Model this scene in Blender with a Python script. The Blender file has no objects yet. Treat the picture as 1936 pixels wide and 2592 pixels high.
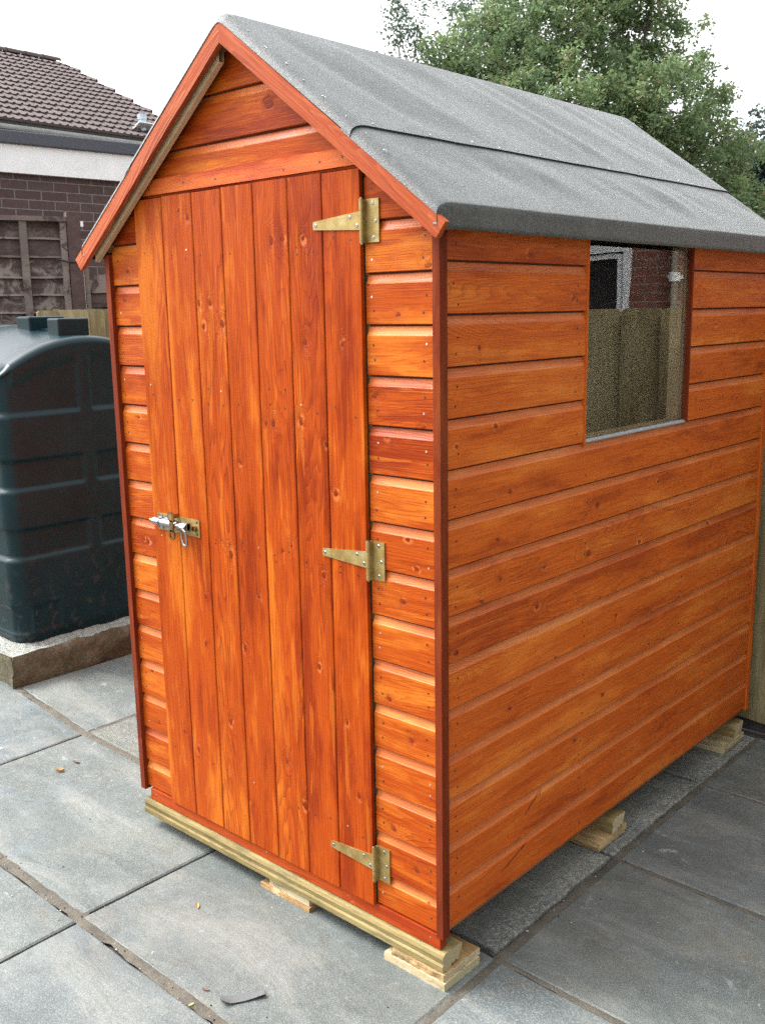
import bpy, bmesh, math, random
from mathutils import Vector, Matrix, noise as mn

# ------------------------------------------------------------------ camera / light
scene = bpy.context.scene
COL = scene.collection
G = -0.13                                     # level of the paving
camd = bpy.data.cameras.new("camera"); cam = bpy.data.objects.new("camera", camd); COL.objects.link(cam)
camd.sensor_fit = 'VERTICAL'; camd.sensor_height = 36.0; camd.lens = 2508.1 / 2592 * 36
camd.clip_start = 0.05; camd.clip_end = 500
_r, _u, _f = Vector((.743, .669, -.017)), Vector((-.121, .159, .98)), Vector((-.658, .726, -.199))
def _cam():
    y, p, r = -0.7361, -0.2006, -0.0171
    f = Vector((math.sin(y)*math.cos(p), math.cos(y)*math.cos(p), math.sin(p)))
    rt = Vector((math.cos(y), -math.sin(y), 0)); up = rt.cross(f)
    c, s = math.cos(r), math.sin(r)
    R = c*rt + s*up; U = -s*rt + c*up
    m = Matrix((R, U, -f)).transposed().to_4x4()
    m.translation = Vector((1.3302, -1.6511, 1.4619))
    return m
cam.matrix_world = _cam()
scene.camera = cam

SUN_EL, SUN_AZ = math.radians(50), math.radians(242)      # azimuth measured from +Y clockwise
w = bpy.data.worlds.new("World"); scene.world = w; w.use_nodes = True
wn = w.node_tree.nodes; wl = w.node_tree.links
bg = wn['Background']; sky = wn.new('ShaderNodeTexSky'); sky.sky_type = 'NISHITA'; sky.sun_disc = False
sky.sun_elevation = SUN_EL; sky.sun_rotation = SUN_AZ; sky.dust_density = 4.0; sky.air_density = 1.0; sky.ozone_density = 1.0
hs = wn.new('ShaderNodeHueSaturation'); hs.inputs['Saturation'].default_value = 0.08
wl.new(sky.outputs[0], hs.inputs['Color'])
# an overcast sky is brighter overhead than at the horizon
wt = wn.new('ShaderNodeTexCoord'); ws = wn.new('ShaderNodeSeparateXYZ'); wl.new(wt.outputs['Generated'], ws.inputs[0])
wm = wn.new('ShaderNodeMapRange'); wl.new(ws.outputs[2], wm.inputs[0])
for _i, _v in enumerate((0.0, 1.0, 0.85, 2.1)): wm.inputs[_i+1].default_value = _v
wx = wn.new('ShaderNodeMix'); wx.data_type = 'RGBA'; wx.blend_type = 'MULTIPLY'; wx.inputs[0].default_value = 1.0
wl.new(hs.outputs[0], wx.inputs[6]); wl.new(wm.outputs[0], wx.inputs[7]); wl.new(wx.outputs[2], bg.inputs['Color'])
bg.inputs['Strength'].default_value = 0.15
sl = bpy.data.lights.new("sun", 'SUN'); sun = bpy.data.objects.new("sun", sl); COL.objects.link(sun)
sl.energy = 0.72; sl.angle = math.radians(18); sl.color = (1, .975, .93)
_d = Vector((math.sin(SUN_AZ)*math.cos(SUN_EL), math.cos(SUN_AZ)*math.cos(SUN_EL), math.sin(SUN_EL)))
sun.rotation_euler = _d.to_track_quat('Z', 'Y').to_euler()
scene.view_settings.view_transform = 'Standard'; scene.view_settings.look = 'None'
scene.view_settings.exposure = 1.45; scene.view_settings.gamma = 1
scene.cycles.use_denoising = False
scene.cycles.sample_clamp_indirect = 5; scene.cycles.max_bounces = 8; scene.cycles.transparent_max_bounces = 12

# ------------------------------------------------------------------ helpers
class MB:
    """collects polygons with uv (metres), a per-face seed and a material slot; build() makes ONE mesh object"""
    def __init__(s): s.v = []; s.f = []; s.uv = []; s.seed = []; s.mi = []; s.mats = []; s.sm = []
    def slot(s, m):
        if m not in s.mats: s.mats.append(m)
        return s.mats.index(m)
    def face(s, pts, m, uvs=None, seed=0.0, smooth=False):
        b = len(s.v); s.v += [tuple(p) for p in pts]; s.f.append(tuple(range(b, b+len(pts))))
        if uvs is None:
            a = Vector(pts[0]); e1 = (Vector(pts[1])-a)
            if e1.length < 1e-9: e1 = Vector((1, 0, 0))
            e1.normalize(); n = e1.cross(Vector(pts[-1])-a)
            n = n.normalized() if n.length > 1e-12 else Vector((0, 0, 1))
            e2 = n.cross(e1); uvs = [((Vector(p)-a).dot(e1), (Vector(p)-a).dot(e2)) for p in pts]
        s.uv.append(uvs); s.seed.append(seed); s.mi.append(s.slot(m)); s.sm.append(smooth)
    def box(s, lo, hi, m, seed=0.0, axis=0, M=None, jit=0.0):
        """box; grain runs along axis"""
        x0, y0, z0 = lo; x1, y1, z1 = hi
        P = [Vector(p) for p in ((x0,y0,z0),(x1,y0,z0),(x1,y1,z0),(x0,y1,z0),(x0,y0,z1),(x1,y0,z1),(x1,y1,z1),(x0,y1,z1))]
        if jit: P = [p + Vector([random.uniform(-jit, jit) for _ in range(3)]) for p in P]
        o = [a for a in range(3) if a != axis]
        for q in ((0,3,2,1),(4,5,6,7),(0,1,5,4),(1,2,6,5),(2,3,7,6),(3,0,4,7)):
            pts = [P[i] for i in q]
            n = (pts[1]-pts[0]).cross(pts[2]-pts[0]); k = max(range(3), key=lambda a: abs(n[a]))
            oo = [a for a in o if a != k]
            if k == axis: uvs = [(p[o[0]]*1.0+seed*3.7, p[o[1]]+seed) for p in pts]
            else: uvs = [(p[axis]+seed*7.31, p[oo[0]]+p[k]*.7+seed*3.17) for p in pts]
            s.face([M @ p if M else p for p in pts], m, uvs, seed)
    def disc(s, c, n, r, m, k=8):
        n = Vector(n).normalized(); t = n.orthogonal().normalized(); b = n.cross(t); c = Vector(c)
        s.face([c + r*(math.cos(2*math.pi*i/k)*t + math.sin(2*math.pi*i/k)*b) for i in range(k)], m)
    def cyl(s, a, b, r, m, k=12, r2=None, cap=True, seed=0.0):
        a, b = Vector(a), Vector(b); ax = (b-a); L = ax.length; ax.normalize(); r2 = r if r2 is None else r2
        t = ax.orthogonal().normalized(); q = ax.cross(t)
        A = [a + r*(math.cos(2*math.pi*i/k)*t+math.sin(2*math.pi*i/k)*q) for i in range(k)]
        B = [b + r2*(math.cos(2*math.pi*i/k)*t+math.sin(2*math.pi*i/k)*q) for i in range(k)]
        for i in range(k):
            j = (i+1) % k; s.face([A[i], A[j], B[j], B[i]], m, [(0, i*.02), (0, i*.02+.02), (L, i*.02+.02), (L, i*.02)], seed, True)
        if cap: s.face(A[::-1], m); s.face(B, m)
    def tube(s, pts, r, m, k=8):
        for a, b in zip(pts[:-1], pts[1:]): s.cyl(a, b, r, m, k)
    def grid(s, pts, m, uvf=None, smooth=True, seed=0.0):
        """pts[i][j] grid with shared verts"""
        ni, nj = len(pts), len(pts[0]); b = len(s.v)
        for r in pts: s.v += [tuple(p) for p in r]
        mi = s.slot(m)
        for i in range(ni-1):
            for j in range(nj-1):
                idx = ((i, j), (i, j+1), (i+1, j+1), (i+1, j))
                s.f.append(tuple(b+a*nj+c for a, c in idx))
                s.uv.append([uvf(a, c) if uvf else (a*.01, c*.01) for a, c in idx])
                s.seed.append(seed); s.mi.append(mi); s.sm.append(smooth)
    def build(s, name, parent=None, loc=None, bevel=0):
        me = bpy.data.meshes.new(name); me.from_pydata(s.v, [], s.f)
        u = me.uv_layers.new(name="UVMap"); k = 0
        flat = [c for f in s.uv for p in f for c in p]; u.data.foreach_set('uv', flat)
        a = me.attributes.new("seed", 'FLOAT', 'FACE'); a.data.foreach_set('value', s.seed)
        me.polygons.foreach_set('material_index', s.mi); me.polygons.foreach_set('use_smooth', s.sm)
        for m in s.mats: me.materials.append(m)
        me.update()
        o = bpy.data.objects.new(name, me); COL.objects.link(o)
        if loc is not None:
            me.transform(Matrix.Translation(-Vector(loc))); o.location = loc
        if parent is not None:
            o.parent = parent
            o.matrix_parent_inverse = Matrix.Translation(-parent.location) if parent.rotation_euler.z == 0 else parent.matrix_basis.inverted()
        if bevel:
            bm = bmesh.new(); bm.from_mesh(me); bmesh.ops.remove_doubles(bm, verts=bm.verts, dist=1e-5); bm.to_mesh(me); bm.free()
            bv = o.modifiers.new("bevel", 'BEVEL'); bv.width = bevel; bv.segments = 2; bv.limit_method = 'ANGLE'; bv.angle_limit = math.radians(40)
        return o

def tag(o, label=None, cat=None, group=None, kind=None):
    if label: o['label'] = label
    if cat: o['category'] = cat
    if group: o['group'] = group
    if kind: o['kind'] = kind
    return o
def thing(name, loc, label, cat, group=None):
    o = bpy.data.objects.new(name, None); COL.objects.link(o); o.location = loc; o.empty_display_size = .1
    return tag(o, label, cat, group)
def lerp(a, b, t): return a+(b-a)*t
def sstep(a, b, x):
    t = min(1, max(0, (x-a)/(b-a))); return t*t*(3-2*t)

# ------------------------------------------------------------------ material helpers
class NT:
    def __init__(s, name):
        s.m = bpy.data.materials.new(name); s.m.use_nodes = True
        s.n = s.m.node_tree.nodes; s.l = s.m.node_tree.links; s.b = s.n['Principled BSDF']
    def a(s, t, **k):
        x = s.n.new(t)
        for kk, v in k.items(): setattr(x, kk, v)
        return x
    def set(s, inp, v):
        if isinstance(v, bpy.types.NodeSocket): s.l.new(v, inp)
        else: inp.default_value = v
    def math(s, op, a, b=0.0, c=0.0, clamp=False):
        x = s.a('ShaderNodeMath', operation=op, use_clamp=clamp)
        s.set(x.inputs[0], a); s.set(x.inputs[1], b)
        if len(x.inputs) > 2: s.set(x.inputs[2], c)
        return x.outputs[0]
    def noise(s, vec, scale=5, detail=4, rough=.55, dim='3D', dist=0.0):
        x = s.a('ShaderNodeTexNoise', noise_dimensions=dim)
        if vec is not None: s.l.new(vec, x.inputs['Vector'])
        x.inputs['Scale'].default_value = scale; x.inputs['Detail'].default_value = detail; x.inputs['Roughness'].default_value = rough
        x.inputs['Distortion'].default_value = dist
        return x.outputs['Fac']
    def comb(s, x=0.0, y=0.0, z=0.0):
        c = s.a('ShaderNodeCombineXYZ')
        for i, v in enumerate((x, y, z)): s.set(c.inputs[i], v)
        return c.outputs[0]
    def ramp(s, fac, stops, mode='LINEAR'):
        r = s.a('ShaderNodeValToRGB'); r.color_ramp.interpolation = mode
        while len(r.color_ramp.elements) < len(stops): r.color_ramp.elements.new(.5)
        for e, (p, c) in zip(r.color_ramp.elements, stops):
            e.position = p; e.color = (c if len(c) == 4 else (*c, 1)) if not isinstance(c, (int, float)) else (c, c, c, 1)
        s.l.new(fac, r.inputs[0]); return r.outputs[0]
    def mix(s, fac, a, b, mode='MIX'):
        x = s.a('ShaderNodeMix', data_type='RGBA', blend_type=mode)
        s.set(x.inputs[0], fac)
        s.set(x.inputs[6], a if not isinstance(a, tuple) else (*a[:3], 1)); s.set(x.inputs[7], b if not isinstance(b, tuple) else (*b[:3], 1))
        return x.outputs[2]
    def mapr(s, v, a, b, c=0.0, d=1.0):
        x = s.a('ShaderNodeMapRange'); s.set(x.inputs[0], v)
        for i, q in enumerate((a, b, c, d)): x.inputs[i+1].default_value = q
        return x.outputs[0]
    def bump(s, h, dist=.002, strength=1.0, normal=None):
        x = s.a('ShaderNodeBump'); s.l.new(h, x.inputs['Height']); x.inputs['Distance'].default_value = dist; x.inputs['Strength'].default_value = strength
        if normal is not None: s.l.new(normal, x.inputs['Normal'])
        return x.outputs[0]
    def out(s, col=None, rough=None, normal=None, metal=None, spec=None):
        if col is not None: s.set(s.b.inputs['Base Color'], col if not isinstance(col, tuple) else (*col[:3], 1))
        if rough is not None: s.set(s.b.inputs['Roughness'], rough)
        if normal is not None: s.set(s.b.inputs['Normal'], normal)
        if metal is not None: s.set(s.b.inputs['Metallic'], metal)
        if spec is not None: s.set(s.b.inputs['Specular IOR Level'], spec)
        return s.m

KD = [(-.816,1.707,9),(-.787,1.488,8),(-.772,1.429,8),(-.853,1.725,5),(-.739,1.488,7),(-.499,1.629,10),(-.458,1.632,8),(-.388,1.628,7),(-.269,1.387,7),(-.331,1.153,6),(-.542,1.19,7),(-.516,1.191,8),(-.391,1.391,7),(-.416,1.203,9),(-.696,1.435,8),(-.465,.886,6),(-.704,.825,10),(-.825,.687,7),(-.5,.869,7),(-.664,.573,8),(-.304,1.039,8),(-.648,1.081,6),(-.352,.827,6),(-.251,.278,7),(-.447,.185,9),(-.598,.729,6),(-.836,.549,7),(-.513,.29,8),(-.285,.465,7),(-.74,.338,8),(-.378,.588,6),(-.96,.248,6),(-.897,.208,8)]
KF = [(-.502,1.941,20),(-.03,1.631,12),(-.024,1.554,12),(-.182,1.271,7),(-.149,1.185,8),(-.041,1.21,6),(-.107,.806,9),(-.091,.955,7),(-.197,1.518,5),(-.11,1.452,7),(-.064,.889,6),(-.155,.556,8),(-.084,.471,7),(-.147,.223,9),(-.074,.139,7),(-1.117,1.583,8),(-1.138,1.501,6),(-1.108,1.173,6),(-1.102,.804,9),(-1.123,.394,7),(-1.104,.234,6)]
KS = [(.343,1.585,8),(.536,1.483,7),(.146,1.377,7),(.062,1.166,6),(.209,1.197,7),(.267,1.035,9),(.681,.939,12),(.639,.812,14),(.684,.888,9),(.423,.818,7),(.232,.829,8),(.221,.927,7),(.061,.69,10),(.158,.789,7),(.394,.721,8),(1.027,.954,7),(.925,.791,8),(1.2,.56,8),(.486,.56,7),(.736,.379,8),(.276,.485,8),(1.008,.458,7),(1.375,.661,7),(.59,.289,7),(.802,.597,7),(1.376,1.403,7),(1.567,1.159,6),(.333,.651,7)]
def wood_mat(name, light, mid, dark, line, knotc, blotch=1.0, rough=.42, knots=1.0, linek=.5, tone=.35, edgec=None, bumpk=1.0, coat=0.0, kn=None, plane='x', spec=.25):
    """softwood: long cathedral grain that bends round knots, blotchy stain, fine fibre; uv = metres along / across the board"""
    t = NT(name)
    uv = t.a('ShaderNodeUVMap', uv_map='UVMap').outputs[0]
    sp = t.a('ShaderNodeSeparateXYZ'); t.l.new(uv, sp.inputs[0]); u, v = sp.outputs[0], sp.outputs[1]
    sd = t.a('ShaderNodeAttribute', attribute_name='seed').outputs['Fac']
    wn_ = t.a('ShaderNodeTexWhiteNoise', noise_dimensions='1D'); t.l.new(sd, wn_.inputs['W']); rnd = wn_.outputs['Value']
    wn2 = t.a('ShaderNodeTexWhiteNoise', noise_dimensions='1D'); t.l.new(t.math('ADD', sd, 17.7), wn2.inputs['W']); rnd2 = wn2.outputs['Value']
    P = lambda a, b, z=0.0: t.comb(t.math('MULTIPLY', u, a), t.math('MULTIPLY', v, b), t.math('MULTIPLY_ADD', sd, 3.3, z))
    # knots
    vo = t.a('ShaderNodeTexVoronoi', voronoi_dimensions='3D'); kw = t.math('MULTIPLY', t.math('SUBTRACT', t.noise(P(38, 60, 44), 1, 2, .5), .5), .10); kw2 = t.math('MULTIPLY', t.math('SUBTRACT', t.noise(P(30, 50, 64), 1, 2, .5), .5), .12)
    t.l.new(t.comb(t.math('ADD', t.math('MULTIPLY', u, 6.0), kw), t.math('ADD', t.math('MULTIPLY', v, 9.0), kw2), t.math('MULTIPLY', sd, 9.1)), vo.inputs['Vector'])
    vo.inputs['Scale'].default_value = 1.0; vo.inputs['Randomness'].default_value = 1
    kd = vo.outputs['Distance']; kc = t.a('ShaderNodeSeparateColor'); t.l.new(vo.outputs['Color'], kc.inputs[0])
    has = t.math('GREATER_THAN', kc.outputs[0], 1-.5*knots)
    ksz = t.math('MULTIPLY_ADD', t.math('POWER', kc.outputs[1], 2.5), .075, .045)
    kr = t.math('DIVIDE', kd, ksz)                                    # 1 at the knot's rim
    if kn:
        kr = t.math('ADD', kr, t.math('MULTIPLY', t.math('SUBTRACT', 1.0, has), 99.0))
        ob = t.a('ShaderNodeSeparateXYZ'); t.l.new(t.a('ShaderNodeTexCoord').outputs['Object'], ob.inputs[0])
        wq = t.math('MULTIPLY', t.math('SUBTRACT', t.noise(P(60, 90, 71), 1, 2, .6), .5), .012)
        ha = t.math('ADD', ob.outputs[0 if plane != 'y' else 1], wq); va = t.math('SUBTRACT', ob.outputs[2], wq)
        ka, kb_ = (1.0, .62) if plane == 'd' else (.72, 1.0)
        for (hx, vz, rr_) in kn:
            dx = t.math('MULTIPLY', t.math('SUBTRACT', ha, hx), ka*1000/rr_); dz = t.math('MULTIPLY', t.math('SUBTRACT', va, vz), kb_*1000/rr_)
            d_ = t.math('SQRT', t.math('MULTIPLY_ADD', dx, dx, t.math('MULTIPLY', dz, dz)))
            kr = t.math('MINIMUM', kr, t.math('MULTIPLY', d_, 1.75))
        has = 1.0
    infl = t.math('MULTIPLY', t.math('POWER', 2.718, t.math('MULTIPLY', t.math('MULTIPLY', kr, kr), -.09 if kn else -.22)), has)
    knot = t.math('MULTIPLY', t.mapr(kr, .75, 1.15, 1, 0), has)
    krim = t.math('MULTIPLY', t.math('SUBTRACT', 1, t.math('MULTIPLY', t.math('ABSOLUTE', t.math('SUBTRACT', kr, 1.05)), 3.2), clamp=True), has)
    # grain field
    n1 = t.noise(P(.75, 6.5), 1, 2, .45)
    n2 = t.noise(P(2.2, 30, 5), 1, 2, .5)
    F = t.math('ADD', t.math('MULTIPLY', v, 105), t.math('ADD', t.math('MULTIPLY', n1, 44), t.math('MULTIPLY', n2, 3.2)))
    F = t.math('ADD', F, t.math('MULTIPLY', infl, 7.5))
    fr = t.math('FRACT', F)
    band = t.math('MULTIPLY', t.math('POWER', fr, 3.2), t.mapr(fr, .92, 1.0, 1, 0))
    amt = t.mapr(t.noise(P(.8, 5, 9), 1, 2, .5), .34, .58, .25, 1.0)
    amt = t.math('MULTIPLY', amt, t.math('MULTIPLY_ADD', rnd2, .8, .45))
    band = t.math('MULTIPLY', band, amt)
    fib = t.noise(P(7, 420, 3), 1, 3, .6)
    # stain
    s1 = t.noise(P(2.6, 15, 11), 1, 3, .5)
    s2 = t.noise(P(14, 44, 21), 1, 5, .65)
    st = t.math('ADD', t.math('MULTIPLY', s1, .75), t.math('MULTIPLY', s2, .25))
    st = t.math('ADD', st, t.math('MULTIPLY', t.math('SUBTRACT', rnd, .5), tone*.55))
    base = t.ramp(st, [(.36, dark), (.46, mid), (.53, mid), (.66, light)])
    # flame shaped lap marks, where stain ran and dried
    fl = t.noise(P(3.0, 36, 31), 1, 3, .5, dist=.15)
    flm = t.ramp(fl, [(.0, 1.0), (.34, 1.0), (.352, .0), (1, 0)])
    flh = t.ramp(fl, [(.0, 0.0), (.635, .0), (.648, 1.0), (1, 1)])
    base = t.mix(t.math('MULTIPLY', flm, 0.55*blotch), base, dark)
    base = t.mix(t.math('MULTIPLY', flh, .6*blotch), base, light)
    col = t.mix(t.math('MULTIPLY', band, linek), base, line)
    col = t.mix(t.mapr(fib, .42, .72, 0, .38), col, line)
    col = t.mix(t.mapr(fib, .5, .28, 0, .28), col, light)
    spec_ = t.noise(P(110, 190, 2), 1, 2, .6)
    col = t.mix(t.mapr(spec_, .64, .72, 0, .35), col, dark)
    col = t.mix(t.math('MULTIPLY', t.math('MULTIPLY', infl, t.mapr(kr, 1.0, 5.0, .75, 0)), t.mapr(t.noise(P(26, 40, 91), 1, 2, .5), .38, .58, 0, 1)), col, dark)
    col = t.mix(t.math('MULTIPLY', t.math('MULTIPLY', t.mapr(kr, 1.2, 1.8, 0, 1), t.mapr(kr, 1.8, 3.4, 1, 0)), t.math('MULTIPLY', t.math('MULTIPLY', has, t.mapr(t.noise(P(6, 9, 41), 1, 1, .5), .42, .6, .15, 1)), t.mapr(t.noise(P(45, 45, 97), 1, 2, .5), .48, .56, 0, .7))), col, tuple(min(1, q*1.15+.03) for q in light))
    kin = t.math('MULTIPLY', knot, t.mapr(t.math('FRACT', t.math('MULTIPLY', kr, 2.6)), 0, 1, .4, .95)); col = t.mix(kin, col, knotc)
    col = t.mix(t.math('MULTIPLY', krim, t.mapr(t.noise(P(50, 50, 99), 1, 2, .5), .40, .58, .0, .9)), col, line)
    h = t.math('SUBTRACT', t.math('MULTIPLY', fib, .35), t.math('MULTIPLY', band, .9))
    h = t.math('SUBTRACT', h, t.math('MULTIPLY', krim, .8))
    nr = t.bump(h, .0009*bumpk, .8)
    if name in ('treated_timber', 'pale_offcut', 'ply_edge'):
        gn = t.noise(P(9, 30, 83), 1, 5, .75); col = t.mix(t.mapr(gn, .48, .66, 0, .7), col, (.10, .085, .045))
    rg = t.math('ADD', t.mapr(s2, .3, .7, rough-.06, rough+.12), 0)
    t.b.inputs['Coat Weight'].default_value = coat; t.b.inputs['Coat Roughness'].default_value = .38
    return t.out(col, rg, nr, spec=spec)

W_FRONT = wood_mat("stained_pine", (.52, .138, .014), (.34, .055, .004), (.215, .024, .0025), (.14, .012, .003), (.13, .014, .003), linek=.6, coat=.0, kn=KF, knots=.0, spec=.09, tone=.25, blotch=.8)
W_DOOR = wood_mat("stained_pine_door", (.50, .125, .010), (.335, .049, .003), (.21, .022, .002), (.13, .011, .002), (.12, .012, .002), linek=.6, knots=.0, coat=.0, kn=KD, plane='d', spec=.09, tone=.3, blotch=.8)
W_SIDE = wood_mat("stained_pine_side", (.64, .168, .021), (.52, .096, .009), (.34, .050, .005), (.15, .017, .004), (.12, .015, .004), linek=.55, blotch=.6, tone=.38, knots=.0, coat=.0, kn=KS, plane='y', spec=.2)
W_COVE_SHEEN_S = wood_mat('pine_side_rebate_sky_sheen', (.60, .195, .060), (.50, .125, .030), (.38, .07, .015), (.2, .03, .01), (.15, .02, .006), linek=.4, blotch=.4, tone=.2, knots=.4, coat=.15)  # side coves: sky sheen put into the colour, lighter and pinker
W_COVE_SHEEN_F = wood_mat('pine_front_rebate_sky_sheen', (.60, .19, .035), (.46, .10, .014), (.30, .045, .007), (.2, .03, .01), (.15, .02, .006), linek=.4, blotch=.4, tone=.2, knots=.4)  # front coves: lighter tone paints in the sky's sheen
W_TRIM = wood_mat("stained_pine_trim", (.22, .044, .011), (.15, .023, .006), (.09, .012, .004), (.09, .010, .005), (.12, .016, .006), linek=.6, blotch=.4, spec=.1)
W_BARGE = wood_mat("stained_pine_bargeboard", (.36, .070, .018), (.26, .038, .010), (.16, .020, .006), (.50, .17, .075), (.12, .02, .01), linek=.9, blotch=.4, tone=.2, spec=.1)
W_HEAD = wood_mat("stained_pine_header", (.54, .12, .022), (.36, .042, .008), (.25, .024, .005), (.22, .025, .008), (.25, .03, .008), linek=.35, spec=.1)
W_RIM = wood_mat("stained_floor_rim", (.36, .055, .008), (.26, .03, .005), (.17, .018, .004), (.14, .015, .006), (.10, .012, .005), linek=.5, spec=.1)
W_RAW = wood_mat("bare_pine", (.56, .41, .27), (.48, .34, .215), (.38, .26, .15), (.36, .22, .1), (.25, .13, .06), blotch=.3, linek=.35, rough=.6)
W_STUD = wood_mat('window_framing', (.74, .56, .40), (.68, .50, .35), (.58, .40, .27), (.45, .3, .18), (.3, .18, .1), blotch=.3, linek=.35, rough=.6)
W_GREEN = wood_mat("treated_timber", (.31, .25, .115), (.25, .19, .08), (.16, .12, .05), (.10, .07, .03), (.06, .04, .018), blotch=.9, linek=.4, rough=.65, spec=.1)
W_WHITE = wood_mat("pale_offcut", (.52, .45, .30), (.44, .36, .22), (.34, .26, .145), (.24, .165, .085), (.2, .13, .07), blotch=.3, linek=.45, rough=.7, spec=.1)
W_FENCE = wood_mat("treated_fence_board", (.40, .35, .20), (.32, .27, .145), (.22, .18, .09), (.12, .09, .04), (.08, .055, .025), blotch=.6, linek=.6, rough=.75, tone=1.0)

def plain(name, col, rough=.5, metal=0.0, var=.15, nscale=30, bump=0.0, spec=.5, space='Object'):
    t = NT(name); tc = t.a('ShaderNodeTexCoord').outputs['Object']
    n = t.noise(tc, nscale, 4, .6)
    c = t.mix(t.mapr(n, .3, .7, 0, 1), tuple(x*(1-var) for x in col), tuple(min(1, x*(1+var)) for x in col))
    return t.out(c, rough, t.bump(n, bump) if bump else None, metal, spec)
M_GAP = plain("dark_joint", (.085, .018, .007), .9, var=.2)
M_NAILD = plain("nail_dark", (.04, .025, .02), .5, .4)
M_NAILB = plain("nail_bright", (.6, .58, .55), .35, .9)
M_INT = wood_mat("shed_inside_board", (.30, .2, .11), (.24, .15, .08), (.17, .1, .05), (.12, .07, .03), (.1, .05, .02), rough=.8)

def brass_mat():
    t = NT("zinc_passivated_hinge"); tc = t.a('ShaderNodeTexCoord').outputs['Object']
    n = t.noise(tc, 38, 3, .5); n2 = t.noise(tc, 300, 3, .6)
    c = t.ramp(n, [(.3, (.22, .145, .04)), (.5, (.30, .21, .07)), (.62, (.34, .26, .10)), (.74, (.36, .33, .20))])
    c = t.mix(t.mapr(n2, .4, .7, 0, .3), c, (.3, .2, .08))
    return t.out(c, t.mapr(n2, .3, .7, .42, .6), t.bump(n2, .0003), .6)
M_BRASS = brass_mat()
M_CHROME = plain("bright_steel", (.36, .37, .39), .20, 1.0, var=.12)
M_BRONZE = plain("bronzed_steel", (.34, .20, .10), .25, 1.0, var=.3)

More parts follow.
